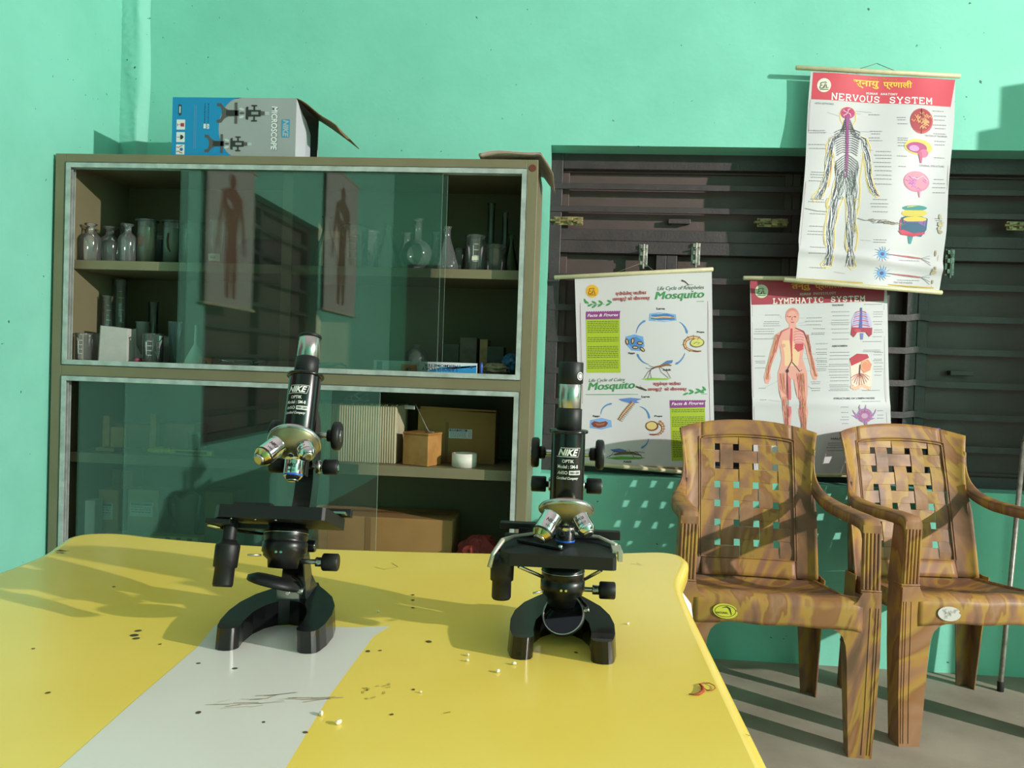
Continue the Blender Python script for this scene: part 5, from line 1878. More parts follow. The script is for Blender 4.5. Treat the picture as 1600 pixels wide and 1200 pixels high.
# small things on the table
M_CRUMB = mat('white_crumb', 'e4e0cc', .8)
for i, (x, y, s_, lb) in enumerate(((803, 1039, 5, 'large white crumb just left of and below the right microscope'), (778, 1051, 5, 'white crumb in front of the right microscope, left of the large one'), (731, 1025, 4, 'upper white crumb left of the right microscope'),
                                    (730, 1034, 4, 'lower white crumb left of the right microscope'), (529, 1132, 6, 'largest white crumb in the foreground beside the white stripe'), (502, 1118, 6, 'white crumb on the right edge of the white stripe'),
                                    (657, 1083, 3, 'tiny white crumb in the middle foreground of the table'), (981, 976, 4, 'white crumb on the table right of the right microscope'), (591, 957, 4, 'crumb between the microscopes, behind the stripe'))):
    p = onz(x, y, TZ)
    r_ = s_ * .00042
    o = MB().lathe([(0, -r_ * .8), (r_ * .8, -r_ * .5), (r_, 0), (r_ * .7, r_ * .7), (0, r_)], M_CRUMB, T(0, 0, r_ * .8, rad(20 * i), 0, i), seg=7, smooth=False, sx=1.5).build('crumb', None, (p.x, p.y, TZ + .0004))
    tag(o, lb, 'crumb', 'white crumbs on the table')
M_RED = mat('rust_red_thread', '9c3c14', .6)
pc = onz(1100, 1078, TZ)
pts = [onz(x, y, TZ + .001) - pc for x, y in ((1076, 1085), (1084, 1086), (1092, 1085), (1098, 1081), (1098, 1075), (1093, 1070), (1099, 1068), (1108, 1068), (1116, 1072), (1118, 1076), (1112, 1080), (1104, 1079), (1100, 1076))]
o = MB().tube(pts, [.0004, .0008, .0016, .0022, .0018, .0009, .0006, .0005, .0005, .0005, .0005, .0005, .0004], M_RED, 6).build('red_thread', None, (pc.x, pc.y, TZ + .0016))
for v_ in o.data.vertices:
    v_.co.z = max(v_.co.z - .001, -.0012)
tag(o, 'curled rust-red thread on the yellow table near its right edge', 'thread')

# ------------------------------------------------------------------ microscopes
M_BLK = mat('black_microscope_enamel', '0c0c0e', .22, spec=.5, coat=.1)
M_BLKM = mat('black_matt_finish', '121314', .5, spec=.4)
M_SATB = mat('black_satin_finish', '0f1011', .34, spec=.4)
M_CHR = mat('chrome', 'd4d6d4', .12, metal=1)
M_CHRS = mat('satin_chrome', 'b8b9b4', .27, metal=1)
M_NICK = mat('worn_nickel_dome', '9b9272', .38, metal=.75, var=.25, vscale=30, var2='7d765c')
M_YELMET = mat('yellow_tinted_metal', 'cdbb78', .22, metal=1)  # chrome objective tips: the table's yellow reflection is painted into the colour
M_BLUER = mat('blue_ring', '1f5ec8', .3)
M_INKW = mat('white_lettering', 'e6e6e2', .4)
M_INKB = mat('black_lettering', '141416', .5)
M_MIRR = mat('dark_mirror_glass', '30363a', .06, metal=.9)


def on_cyl(b, st, r, zc, h, w, m, bold=0, shear=0, lift=.0003, cx=0, cy=0):
    vs, fs = glyphs(st, bold, shear)
    b.add([(cx + (r + lift) * sin((u - .5) * w / r), cy - (r + lift) * cos((u - .5) * w / r), zc + v * h) for u, v in vs], fs, m)


def scope(root, incl, rack, tube_len, stack, mirror, clip_metal, letter_turn=0, dz=0.0, drop=0.0):
    PV = Vector((0, .125, .10))
    U = Matrix.Translation(PV) @ Matrix.Rotation(-incl, 4, 'X') @ Matrix.Translation(-PV) @ Matrix.Translation((0, 0, dz))
    UR = U @ Matrix.Translation((0, 0, rack))
    # base: horseshoe foot
    half = [(.049, .0), (.056, .0012), (.061, .005), (.0635, .012), (.067, .03), (.068, .06), (.064, .09), (.053, .120), (.038, .142), (.026, .158), (.020, .172)]
    inner = [(.043, .0012), (.0375, .005), (.0352, .012), (.037, .03), (.035, .06), (.027, .082), (.014, .097), (0, .101)]
    poly = [(x, y) for x, y in half] + [(-x, y) for x, y in half[::-1]] + [(-x, y) for x, y in inner] + [(x, y) for x, y in inner[::-1][1:]]
    b = MB()
    b.prism(poly, 0, .027, M_BLK, smooth=False)
    b.v = [(x * (1 if z < .01 else .97), y, z + (.010 * max(0, (y - .02) / .15) if z > .01 else 0)) for x, y, z in b.v]
    b.build('base', root, bevel=.005, bseg=3)
    # pillar
    b = MB()
    b.loft([[(-.021, .108, .03), (.021, .108, .03), (.023, .165, .03), (-.023, .165, .03)], [(-.016, .112, .055), (.016, .112, .055), (.016, .150, .055), (-.016, .150, .055)],
            [(-.013, .112, .095), (.013, .112, .095), (.013, .140, .095), (-.013, .140, .095)], [(-.011, .116, .106), (.011, .116, .106), (.011, .134, .106), (-.011, .134, .106)]], M_BLK, smooth=False)
    b.rod((-.026, .125, .10), (.026, .125, .10), .0085, M_BLK, 20)
    b.build('pillar', root, bevel=.002)
    b = MB()
    b.box((-.004, .1065, .041), (.030, .004, .018), M_CHRS)
    b.rod((-.004, .1045, .041), (-.004, .1025, .041), .003, M_CHR, 12)
    b.build('maker_plate', root, bevel=.0006)
    # arm, curving behind the stage up to the body tube
    prof = [(.108, .086), (.112, .128), (.124, .150), (.126, .190), (.112, .208), (.1005, .216), (.1005, .272), (.112, .282), (.134, .268), (.154, .232), (.162, .180), (.158, .130), (.148, .096), (.132, .084)]
    b = MB()
    R_ = Matrix(((0, 0, 1, 0), (1, 0, 0, 0), (0, 1, 0, 0), (0, 0, 0, 1)))
    b.prism([(p.x, p.y) for p in smooth_loop(prof, 3)], -.012, .012, M_BLK, U @ R_, smooth=True)
    b.build('arm', root, bevel=.002)
    # rack slide between arm and tube
    b = MB()
    b.box((0, .100, .235), (.020, .014, .100), M_BLKM, U)
    b.box((0, .094, .235), (.013, .012, .11), M_CHRS, UR)
    b.build('focus_slide', root, bevel=.001)
    # body tube group (children follow the tube)
    ty = .075
    zb = .186
    b = MB()
    b.lathe([(0, zb), (.021, zb), (.0215, zb + .002), (.0215, zb + tube_len)], M_BLK, UR @ T(0, ty, 0), 48)
    tube = b.build('body_tube', root)
    b = MB()
    L = MB()
    UT = UR @ T(0, ty, 0, 0, 0, letter_turn)
    k = zb + tube_len * .40
    for st_, dz, h_, w_, bo, sh in (('NIKE', .0265, .0085, .0265, .035, .35), ('OPTIK', .0175, .0042, .0150, .012, 0), ('Model : SM-8', .0105, .0044, .0265, .012, 0), ('Certified Company', -.0045, .0044, .0290, .015, .45)):
        t2 = MB()
        on_cyl(t2, st_, .0215, k + dz, h_, w_, M_INKW, bo, sh)
        L.add(t2.v, t2.f, M_INKW, False, UT)
    t2 = MB()
    on_cyl(t2, 'An', .0215, k + .0030, .0042, .0060, M_INKW, .01, .5)
    t2.v = [v for v in t2.v]
    L.add([(x * cos(-.5) - y * sin(-.5), x * sin(-.5) + y * cos(-.5), z) for x, y, z in t2.v], t2.f, M_INKW, False, UT)
    t2 = MB()
    on_cyl(t2, 'ISO', .0215, k + .0030, .0042, .0075, M_INKW, .01)
    L.add([(x * cos(-.18) - y * sin(-.18), x * sin(-.18) + y * cos(-.18), z) for x, y, z in t2.v], t2.f, M_INKW, False, UT)
    t2 = MB()
    rr = .0217
    t2.grid(lambda u, v: (rr * sin(.08 + u * .72), -rr * cos(.08 + u * .72), k + .0024 + v * .0052), 8, 1, M_INKW, False)
    on_cyl(t2, '9001:2001', .0218, k + .0034, .0033, .0135, M_INKB, .01)
    # shift the number block under the panel
    m0 = len(t2.v)
    nv = 9 * 2
    t2.v = t2.v[:nv] + [(x * cos(.44) - y * sin(.44), x * sin(.44) + y * cos(.44), z) for x, y, z in t2.v[nv:]]
    L.add(t2.v, t2.f, M_INKW, False, UT)
    # the number block needs its own ink
    L.build('lettering', tube)
    t3 = MB()
    on_cyl(t3, '9001:2001', .0220, k + .0034, .0033, .0130, M_INKB, .01)
    t3.v = [(x * cos(.44) - y * sin(.44), x * sin(.44) + y * cos(.44), z) for x, y, z in t3.v]
    t4 = MB()
    t4.add(t3.v, t3.f, M_INKB, False, UT)
    # slanted outline around the maker's word
    def oc(x, z, l=.0003):
        a = x / .0215
        return ((.0215 + l) * sin(a), -(.0215 + l) * cos(a), z)
    for pts in ([(-.0155, .0252), (.0130, .0252), (.0160, .0362), (-.0100, .0362)],):
        P_ = [oc(x, k + z) for x, z in pts]
        seg = []
        for a_, c_ in zip(pts, pts[1:]):
            for i in range(7):
                seg.append(oc(a_[0] + (c_[0] - a_[0]) * i / 6, k + a_[1] + (c_[1] - a_[1]) * i / 6))
        t5 = MB()
        t5.tube(seg, .00032, M_INKW, 4)
        t4.add(t5.v, t5.f, M_INKW, False, UT)
    t4.build('lettering', tube)
    z = zb + tube_len
    b = MB()
    b.lathe([(.0215, z), (.0245, z + .0005), (.0252, z + .002), (.0245, z + .0042), (.016, z + .005)], M_BLK, UR @ T(0, ty, 0), 40)
    b.build('collar', root)
    z += .0045
    for nm, r_, h_, m_ in stack:
        b = MB()
        b.cyl(r_, z, z + h_, m_, UR @ T(0, ty, 0), 40, .0009)
        if nm == 'eyepiece':
            b.cyl(r_ * .6, z + h_ - .001, z + h_ + .0004, mat('lens_glass', '222a30', .05), UR @ T(0, ty, 0), 24, .0002)
        b.build(nm, root)
        z += h_
    # revolving nosepiece, axis leaning forward
    N = rad(28)
    CN = Vector((0, .060, .180))
    MN = UR @ Matrix.Translation(CN) @ Matrix.Rotation(-N, 4, 'X')
    b = MB()
    b.lathe([(0, .010), (.020, .009), (.0335, .003), (.0345, .000), (.0335, -.003), (.0305, -.0075), (.024, -.0135), (.016, -.018), (.009, -.0195), (0, -.0198)], M_NICK, MN, 40)
    b.lathe([(.0338, .003), (.0352, .001), (.0352, -.002), (.0336, -.0035)], M_CHRS, MN, 40)
    b.cyl(.004, -.0225, -.018, M_CHRS, MN, 12)
    nose = b.build('nosepiece', root)
    b = MB()
    b.cyl(.0175, .166 + .012, .188, M_BLKM, UR @ T(0, ty, 0), 24)
    b.build('tube_mount', root)
    for phi, L_, ringm, tipm, txt, rad_ in ((0, .032, M_BLUER, M_CHR, 'NIKE', .0126), (-118, .042, M_BLKM, M_YELMET, 'NIKE', .0132), (118, .031, None, M_CHRS, '10X/0.25', .0114)):
        be = rad(28)
        ph = rad(phi)
        # local frame of the nose: -Z is the nose axis; +Y is towards the arm
        d = Vector((sin(be) * sin(ph), sin(be) * cos(ph), -cos(be)))
        # where the barrel leaves the dome
        s0 = Vector((.0175 * sin(ph), .0175 * cos(ph), -.0095))
        if phi == 0:
            s0.z -= .002
        Mo = MN @ align(s0, s0 - d) @ T(0, 0, 0)
        # align(): +Z goes back into the dome, so barrels are built along -Z
        b = MB()
        r_ = rad_
        b.lathe([(r_ * .9, .006), (r_ * 1.18, .004), (r_ * 1.2, -.002), (r_ * 1.02, -.0035), (r_, -.006), (r_, -L_ * .68), (r_ * .97, -L_ * .70)], M_CHR, Mo, 32)
        if ringm:
            b.lathe([(r_ * .99, -L_ * .70), (r_ * 1.01, -L_ * .71), (r_ * 1.01, -L_ * .76), (r_ * .99, -L_ * .77)], ringm, Mo, 32)
        b.lathe([(r_ * .99, -L_ * .77), (r_ * .95, -L_ * .80), (r_ * .70, -L_ * .92), (r_ * .66, -L_ * .93)], tipm if tipm is M_YELMET else M_CHR, Mo, 32)
        b.lathe([(r_ * .60, -L_ * .93), (r_ * .60, -L_ * .97), (r_ * .5, -L_), (r_ * .3, -L_), (0, -L_ * .985)], M_CHRS, Mo, 32)
        if ringm is None:
            b.lathe([(r_ * .97, -L_ * .70), (r_ * .99, -L_ * .77)], M_CHR, Mo, 32)
        ob = b.build('objective', nose)
        # lettering on the side that faces out
        tw = MB()
        if txt != 'NIKE':
            on_cyl(tw, '10/0.25', r_, -L_ * .42, .0035, .011, M_INKB, .02)
            on_cyl(tw, '160/0.17', r_, -L_ * .62, .0028, .011, M_INKB, .02)
        else:
            on_cyl(tw, txt, r_, -L_ * .46, .0048, .0125, M_INKB, .03, .2)
            on_cyl(tw, '40/0.65' if phi == 0 else '100', r_, -L_ * .62, .0024, .007 if phi else .009, M_INKB, .01)
        # choose the turn that brings the print to the front
        best = None
        for kk in range(36):
            a = kk * pi / 18
            nrm = (Mo.to_3x3() @ Vector((sin(a), -cos(a), 0)))
            if best is None or nrm.y < best[0]:
                best = (nrm.y, a)
        a = best[1]
        up = (Mo.to_3x3() @ Vector((0, 0, 1))).z
        c2 = MB()
        c2.add([(x * cos(a) - y * sin(a), x * sin(a) + y * cos(a), z_) for x, y, z_ in tw.v], tw.f, M_INKB, False, Mo)
        c2.build('lettering', nose)
    # stage
    b = MB()
    st_ = [(-.080, .030), (-.068, .010), (.058, .010), (.062, .014), (.062, .126), (-.080, .126)]
    b.prism(st_, .117, .1325, M_BLKM, U)
    b.build('stage', root, bevel=.0012)
    b = MB()
    # mechanical stage carriage: rear bar, side bracket and slide clips
    b.box((.006, .112, .1385), (.135, .012, .011), M_BLKM, U)
    b.box((-.062, .118, .145), (.05, .016, .008), M_BLKM, U)
    b.build('carriage', root, bevel=.0008)
    PM = mat('pale_metal_clip', 'b9b7a6', .35, metal=.5)
    if clip_metal:
        P = [U @ Vector(v_) for v_ in ((-.092, .018, .112), (-.088, .022, .128), (-.078, .034, .142), (-.066, .060, .142), (-.030, .092, .142), (.01, .100, .141), (.045, .092, .139), (.064, .060, .137))]
        MB().tube(P, [.003, .0028, .0034, .0022, .0022, .0022, .0026, .003], PM, 8).build('slide_lever', root)
        MB().prism([(-.062, .070), (-.055, .078), (-.002, .040), (-.006, .034)], .1335, .136, M_BLKM, U).build('slide_clip', root, bevel=.0004)
        MB().rod(U @ Vector((-.006, .036, .134)), U @ Vector((-.006, .036, .139)), .0028, M_CHR, 12).build('clip_pin', root)
        MB().box((.064, .050, .134), (.012, .030, .006), PM, U).box((.068, .038, .129), (.006, .012, .012), PM, U).build('slide_bracket', root, bevel=.0004)
        for sx in (-1, 1):
            MB().rod(U @ Vector((sx * .050 - .006, .014, .116)), U @ Vector((sx * .026, .045, .096)), .0022, M_CHRS, 8).build('stage_brace', root)
    else:
        MB().box((.062, .105, .136), (.016, .040, .003), M_CHRS, U).build('slide_bracket', root, bevel=.0004)
        MB().tube([U @ Vector(v_) for v_ in ((-.083, .02, .108), (-.070, .05, .106), (-.035, .085, .105))], .0022, M_YELMET, 6).build('rack_strip', root)
        MB().box((-.070, .040, .1125), (.030, .050, .006), M_BLKM, U).box((-.045, .050, .1105), (.060, .012, .006), M_BLKM, U).build('knob_bracket', root, bevel=.0004)
        for kx in (-.055, -.025, .0):
            MB().rod(U @ Vector((kx, .018, .117)), U @ Vector((kx, .018, .1155)), .0016, M_CHR, 8).build('screw', root)
    b = MB()
    kx, ky = (-.0775 if not drop else -.0620), .040
    V_ = T(kx, ky, 0)
    # the twin knobs hang from the carriage; they stay upright in the tilted scope only as far as it tilts
    Kd = dz if not drop else 0
    b.cyl(.0085, .104 - drop, .124, M_BLKM, U @ V_, 20)
    b.lathe([(0, .121), (.010, .120), (.0105, .117), (.0145, .1145), (.0150, .112), (.0145, .0875), (.012, .086), (.0122, .066), (.011, .0635), (0, .0635)], M_BLKM, U @ V_ @ T(0, 0, -drop - dz * (0 if drop else 1)), 28)
    b.build('stage_knob', root)
    # substage condenser
    b = MB()
    Cc = U @ T(-.001, ty, .008 if drop else 0)
    b.lathe([(0, .117), (.024, .117), (.024, .106), (.0275, .104), (.0275, .090), (.0262, .0885), (.0285, .086), (.0285, .074), (.0262, .072), (.0262, .069), (.020, .064), (.0185, .054), (0, .053)], M_SATB, Cc, 40)
    b.lathe([(.0277, .0985), (.0283, .098), (.0277, .0975)], M_CHRS, Cc, 40)
    b.rod(U @ Vector((-.024, .055, .076)), U @ Vector((-.038, .045, .075)), .0012, M_CHRS, 8)
    for kx in (-.003, .003):
        b.rod(U @ Vector((kx, ty - .0275, .080)), U @ Vector((kx, ty - .0305, .080)), .0018, M_CHR, 10)
    b.build('condenser', root)
    b = MB()
    kz = .072
    b.rod(U @ Vector((.018, .085, kz)), U @ Vector((.044, .085, kz)), .0032, M_CHRS, 12)
    b.rod(U @ Vector((.038, .085, kz)), U @ Vector((.048, .085, kz)), .0062, M_CHRS, 6, None, .0003)
    b.rod(U @ Vector((.047, .085, kz)), U @ Vector((.0675, .085, kz)), .0112, M_BLKM, 28)
    b.build('condenser_knob', root)
    # focusing knobs
    for nm, z_, r_, x0, x1, y_ in (('coarse_knob', .245, .0200, .0375, .0480, .112), ('fine_knob', .202, .0105, .027, .047, .118)):
        for s_ in (-1, 1):
            b = MB()
            b.rod(U @ Vector((0, y_, z_)), U @ Vector((s_ * x0, y_, z_)), .0042, M_CHRS, 16)
            if nm == 'coarse_knob':
                b.rod(U @ Vector((s_ * (x0 - .008), y_, z_)), U @ Vector((s_ * x0, y_, z_)), .0085, M_BLKM, 24)
            else:
                b.rod(U @ Vector((s_ * (x0 - .010), y_, z_)), U @ Vector((s_ * (x0 - .003), y_, z_)), .0095, M_CHRS, 16)
            b.rod(U @ Vector((s_ * x0, y_, z_)), U @ Vector((s_ * x1, y_, z_)), r_, M_BLKM, 36)
            b.rod(U @ Vector((s_ * x1, y_, z_)), U @ Vector((s_ * (x1 + .0008), y_, z_)), r_ * .42, M_CHR, 20, None, .0002)
            b.build(nm, root)
    # mirror in its fork
    c_, nrm, rr = mirror
    c_, nrm = Vector(c_), Vector(nrm).normalized()
    b = MB()
    Mm = align(c_ - nrm * .004, c_)
    b.lathe([(0, -.005), (rr * .7, -.005), (rr, 0), (rr, .0055), (rr * .93, .0062), (rr * .91, .0045)], M_BLKM, Mm, 40)
    b.lathe([(rr * .97, .0063), (rr * .93, .0069), (rr * .90, .006)], M_CHRS, Mm, 40)
    mir = b.build('mirror_mount', root)
    MB().lathe([(0, .0050), (rr * .91, .0046)], M_MIRR, Mm, 40).build('mirror', mir)
    b = MB()
    side = nrm.cross(Vector((0, 1, .2))).normalized()
    if side.x < 0:
        side = -side
    e1, e2 = c_ + side * (rr + .003), c_ - side * (rr + .003)
    back = Vector((0, .112, .062))
    b.tube([e1, e1 + Vector((0, .014, .001)), e1.lerp(back, .6) + Vector((.004, .006, 0)), back], .0024, M_BLKM, 8)
    b.rod(e1 - side * .004, e1 + side * .003, .0038, M_CHRS, 12)
    b.build('mirror_fork', root)


s1_ = thing('microscope', 'black and chrome microscope leaning back, on the white stripe of the yellow table', 'microscope', (-.353, .893, TZ), rad(4), 'microscopes on the yellow table')
scope(s1_, rad(18), .043, .0875, [('draw_tube', .0162, .0240, M_BLKM), ('eyepiece_sleeve', .0148, .0295, M_CHRS), ('eyepiece', .0158, .004, M_BLKM)],
      ((-.010, .058, .066), (-.22, -.25, -.95), .033), False, rad(-9), .005, .028)
s2_ = thing('microscope', 'upright black and chrome microscope with its round mirror facing forward, right of the leaning one', 'microscope', (.001, .921, TZ), rad(1), 'microscopes on the yellow table')
scope(s2_, 0, 0, .0895, [('draw_tube', .0162, .0270, M_BLKM), ('eyepiece_sleeve', .0145, .032, M_CHRS), ('eyepiece', .0160, .0275, M_BLKM)],
      ((.001, .062, .038), (-.20, -.80, .60), .0275), True, 0, -.0068)
b = MB()
U2 = T(0, .075, 0)
b.lathe([(0, 0), (.0052, 0)], M_INKW, T(.0120, .075 - .0108, .342, rad(90), 0, rad(48)), 20)
b.lathe([(.0030, .0002), (.0042, .0002)], M_BLKM, T(.0120, .075 - .0108, .342, rad(90), 0, rad(48)), 20)
b.v = [tuple(Vector((0, .075, 0)) + (Vector((v_[0], v_[1] - .075, 0)).normalized() * .0163) + Vector((0, 0, v_[2]))) for v_ in b.v]
b.build('round_label', s2_)

# ------------------------------------------------------------------ moulded armchairs
def marble():
    m = bpy.data.materials.new('marbled_brown_plastic')
    m.use_nodes = True
    nt = m.node_tree
    b = nt.nodes['Principled BSDF']
    b.inputs['Roughness'].default_value = .45
    b.inputs['Specular IOR Level'].default_value = .25
    tc = nt.nodes.new('ShaderNodeTexCoord')
    mp = nt.nodes.new('ShaderNodeMapping')
    mp.inputs['Scale'].default_value = (1.5, 1.5, .55)
    n1 = nt.nodes.new('ShaderNodeTexNoise')
    n1.inputs['Scale'].default_value = 2.0
    n1.inputs['Detail'].default_value = 3
    n1.inputs['Distortion'].default_value = 3.2
    r1 = nt.nodes.new('ShaderNodeValToRGB')
    e = r1.color_ramp.elements
    e[0].position, e[0].color = .30, lin('67503c')
    e[1].position, e[1].color = .78, lin('7d583a')
    for p, c in ((.39, '7e5c48'), (.45, '936a4c'), (.50, 'a57c3c'), (.535, 'a08042'), (.57, '875c38'), (.66, '967054')):
        x = e.new(p)
        x.color = lin(c)
    n2 = nt.nodes.new('ShaderNodeTexNoise')
    n2.inputs['Scale'].default_value = 60
    bp = nt.nodes.new('ShaderNodeBump')
    bp.inputs['Strength'].default_value = .04
    L = nt.links.new
    L(tc.outputs['Object'], mp.inputs[0])
    L(mp.outputs[0], n1.inputs['Vector'])
    L(n1.outputs[0], r1.inputs[0])
    L(r1.outputs[0], b.inputs['Base Color'])
    L(tc.outputs['Object'], n2.inputs['Vector'])
    L(n2.outputs[0], bp.inputs['Height'])
    L(bp.outputs[0], b.inputs['Normal'])
    return m


M_MARB = marble()


def by(x, z):
    """depth of the back shell at height z, dished across its width"""
    t = (z - .42) / .5
    return .172 + .115 * t + .018 * t * t + .030 * (1 - (x / .26) ** 2)


def hw(z):
    """half width of the back, waisted below the shoulders"""
    if z > .74:
        t = (z - .74) / .19
        return .218 + .024 * t ** 1.3
    return .218 + .010 * min(1, (.74 - z) / .1)


def ztop(x):
    return .938 - .034 * (abs(x) / .24) ** 2.2


def sweep(b, path, secs, m, M=None):
    """path points with rectangular sections (width along a, height along c given per station)"""
    rows = []
    for p, (a, c, w, h) in zip(path, secs):
        p, a, c = Vector(p), Vector(a).normalized(), Vector(c).normalized()
        rows.append([p - a * w / 2 - c * h / 2, p + a * w / 2 - c * h / 2, p + a * w / 2 + c * h / 2, p - a * w / 2 + c * h / 2])
    b.loft(rows, m, smooth=False, M=M)


def make_chair(label):
    t = thing('armchair', label, 'chair', (0, 0, 0), 0, 'moulded armchairs under the window')
    # ---- back frame
    b = MB()
    PX, PZ0, PZ1 = .160, .462, .880
    nz = 22

    def side(s_):
        def g(u, v):
            z0 = .405
            zi = z0 + v * (ztop(.2) - z0)
            x = PX + u * (hw(zi) - PX)
            zz = z0 + v * (ztop(x) - z0)
            flare = .020 * (u ** 3)
            return (s_ * x, by(x, zz) - flare - .004, zz)
        b.grid(g, 8, nz, M_MARB)
    side(1)
    side(-1)
    b.grid(lambda u, v: ((u * 2 - 1) * PX, by((u * 2 - 1) * PX, PZ1 - .012 * abs(u * 2 - 1) ** 2 + v * (ztop((u * 2 - 1) * PX) - PZ1 + .012 * abs(u * 2 - 1) ** 2)) - .004,
                         PZ1 - .012 * abs(u * 2 - 1) ** 2 + v * (ztop((u * 2 - 1) * PX) - PZ1 + .012 * abs(u * 2 - 1) ** 2)), 20, 5, M_MARB)
    b.grid(lambda u, v: ((u * 2 - 1) * PX, by((u * 2 - 1) * PX, .405 + v * (PZ0 - .405)) - .004 - .012 * (1 - v), .405 + v * (PZ0 - .405)), 20, 4, M_MARB)
    fr = b.build('backrest', t, solid=.006)
    # moulded bead round the lattice
    c = MB()
    pts = [(-PX, z) for z in [PZ0 + (PZ1 - .014 - PZ0) * i / 10 for i in range(11)]] + [(x, PZ1 - .012 * (x / PX) ** 2) for x in [-PX + .02 + (2 * PX - .04) * i / 12 for i in range(13)]] + \
          [(PX, z) for z in [PZ1 - .014 - (PZ1 - .014 - PZ0) * i / 10 for i in range(11)]] + [(x, PZ0) for x in [PX - 2 * PX * i / 10 for i in range(1, 10)]]
    c.tube([(x, by(x, z) - .0075, z) for x, z in pts], .0028, M_MARB, 8, True)
    c.tube([(x * 1.045, by(x * 1.045, z) - .0085, z + (.008 if z > .8 else 0)) for x, z in pts], .0018, M_MARB, 6, True)
    c.build('bead', fr)
    # woven lattice with 4 x 6 square openings
    c = MB()
    cols = [-.1015, -.034, .034, .1015]
    rows = [.511, .5765, .642, .7075, .773, .8385]
    h2, v2 = .0102, .0112
    xe = [-PX] + [q_ for x in cols for q_ in (x - h2, x + h2)] + [PX]
    ze = [PZ0] + [q_ for z in rows for q_ in (z - v2, z + v2)] + [PZ1 - .002]

    def slab_(x0, x1, z0, z1, up):
        n_ = 5
        bow = .0035 * up

        def g(u, v, o):
            x, z = x0 + u * (x1 - x0), z0 + v * (z1 - z0)
            k_ = sin(pi * (v if (z1 - z0) > (x1 - x0) else u))
            return (x, by(x, z) - .0015 - bow * k_ + o, z)
        V_ = []
        for o in (0, .0035):
            V_ += [g(i / n_, j / n_, o) for j in range(n_ + 1) for i in range(n_ + 1)]
        N_ = (n_ + 1) ** 2
        F_ = []
        for j in range(n_):
            for i in range(n_):
                a = j * (n_ + 1) + i
                F_.append((a, a + 1, a + n_ + 2, a + n_ + 1))
                F_.append((a + N_, a + n_ + 1 + N_, a + n_ + 2 + N_, a + 1 + N_))
        for i in range(n_):
            F_.append((i, i + N_, i + 1 + N_, i + 1))
            k0 = n_ * (n_ + 1)
            F_.append((k0 + i, k0 + i + 1, k0 + i + 1 + N_, k0 + i + N_))
            F_.append((i * (n_ + 1), (i + 1) * (n_ + 1), (i + 1) * (n_ + 1) + N_, i * (n_ + 1) + N_))
            F_.append((i * (n_ + 1) + n_, i * (n_ + 1) + n_ + N_, (i + 1) * (n_ + 1) + n_ + N_, (i + 1) * (n_ + 1) + n_))
        c.add(V_, F_, M_MARB, False)
    g_ = .0004
    for i in range(5):
        for j in range(7):
            x0, x1 = xe[2 * i], xe[2 * i + 1]
            z0, z1 = ze[2 * j], ze[2 * j + 1]
            if (i + j) % 2 == 0:
                slab_(x0 + g_, x1 - g_, ze[max(2 * j - 1, 0)] + g_, ze[min(2 * j + 2, 13)] - g_, 1)
            else:
                slab_(xe[max(2 * i - 1, 0)] + g_, xe[min(2 * i + 2, 9)] - g_, z0 + g_, z1 - g_, .6)
    lat = c.build('lattice', t)
    # ---- seat: dished, rolled at the front, with an apron
    b = MB()
    prof = [(.205, .412), (.185, .402), (.14, .404), (.05, .412), (-.06, .424), (-.15, .444), (-.200, .457), (-.222, .458), (-.236, .451), (-.244, .439), (-.246, .410), (-.244, .376)]

    def seat(u, v):
        k_ = v * (len(prof) - 1)
        i = min(int(k_), len(prof) - 2)
        f_ = k_ - i
        y = prof[i][0] * (1 - f_) + prof[i + 1][0] * f_
        z = prof[i][1] * (1 - f_) + prof[i + 1][1] * f_
        s_ = u * 2 - 1
        w = .216 + .024 * min(1, max(0, (.15 - y) / .35))
        dish = .022 * (1 - s_ * s_) * max(0, min(1, (y + .20) / .12)) * max(0, min(1, (.24 - y) / .1))
        fl = .0035 * sin(s_ * 3 * pi) * (y < -.15)
        if v > .85:
            z += .010 * abs(s_) ** 6 * -1
        return (s_ * w, y - .012 * (1 - s_ * s_) * (y < -.15), z - dish + fl * .6)
    b.grid(seat, 30, 33, M_MARB)
    # side aprons
    for s_ in (-1, 1):
        b.grid(lambda u, v: (s_ * (.240 - .026 * u), -.225 + u * .42, .446 - .04 * u - v * .06), 10, 3, M_MARB)
    b.build('seat', t, solid=.005)
    # ---- arms and fluted pillars
    for s_ in (-1, 1):
        a = MB()
        OUT = [(.230, .262, .845), (.226, .252, .800), (.228, .238, .760), (.236, .215, .728), (.252, .180, .702), (.272, .120, .688), (.284, .040, .684), (.287, -.060, .686), (.287, -.150, .690), (.286, -.205, .689), (.286, -.226, .683), (.286, -.236, .668)]
        INN = [(.222, .280, .845), (.216, .270, .800), (.213, .258, .760), (.214, .240, .728), (.219, .212, .702), (.228, .150, .688), (.233, .050, .684), (.234, -.060, .686), (.234, -.150, .690), (.234, -.205, .689), (.234, -.226, .683), (.234, -.236, .668)]

        def along(L_, t_):
            k_ = t_ * (len(L_) - 1)
            i = min(int(k_), len(L_) - 2)
            f_ = k_ - i
            P0, P1, P2, P3 = [Vector(L_[max(0, min(len(L_) - 1, i + d_))]) for d_ in (-1, 0, 1, 2)]
            return .5 * ((2 * P1) + (P2 - P0) * f_ + (2 * P0 - 5 * P1 + 4 * P2 - P3) * f_ * f_ + (3 * P1 - P0 - 3 * P2 + P3) * f_ ** 3)

        def armtop(u, v):
            o_, i_ = along(OUT, v), along(INN, v)
            lift = Vector((0, 0, .005)) * sin(pi * u)
            p_ = i_.lerp(o_, u) + lift
            return (s_ * p_.x, p_.y, p_.z)
        a.grid(armtop, 5, 44, M_MARB)
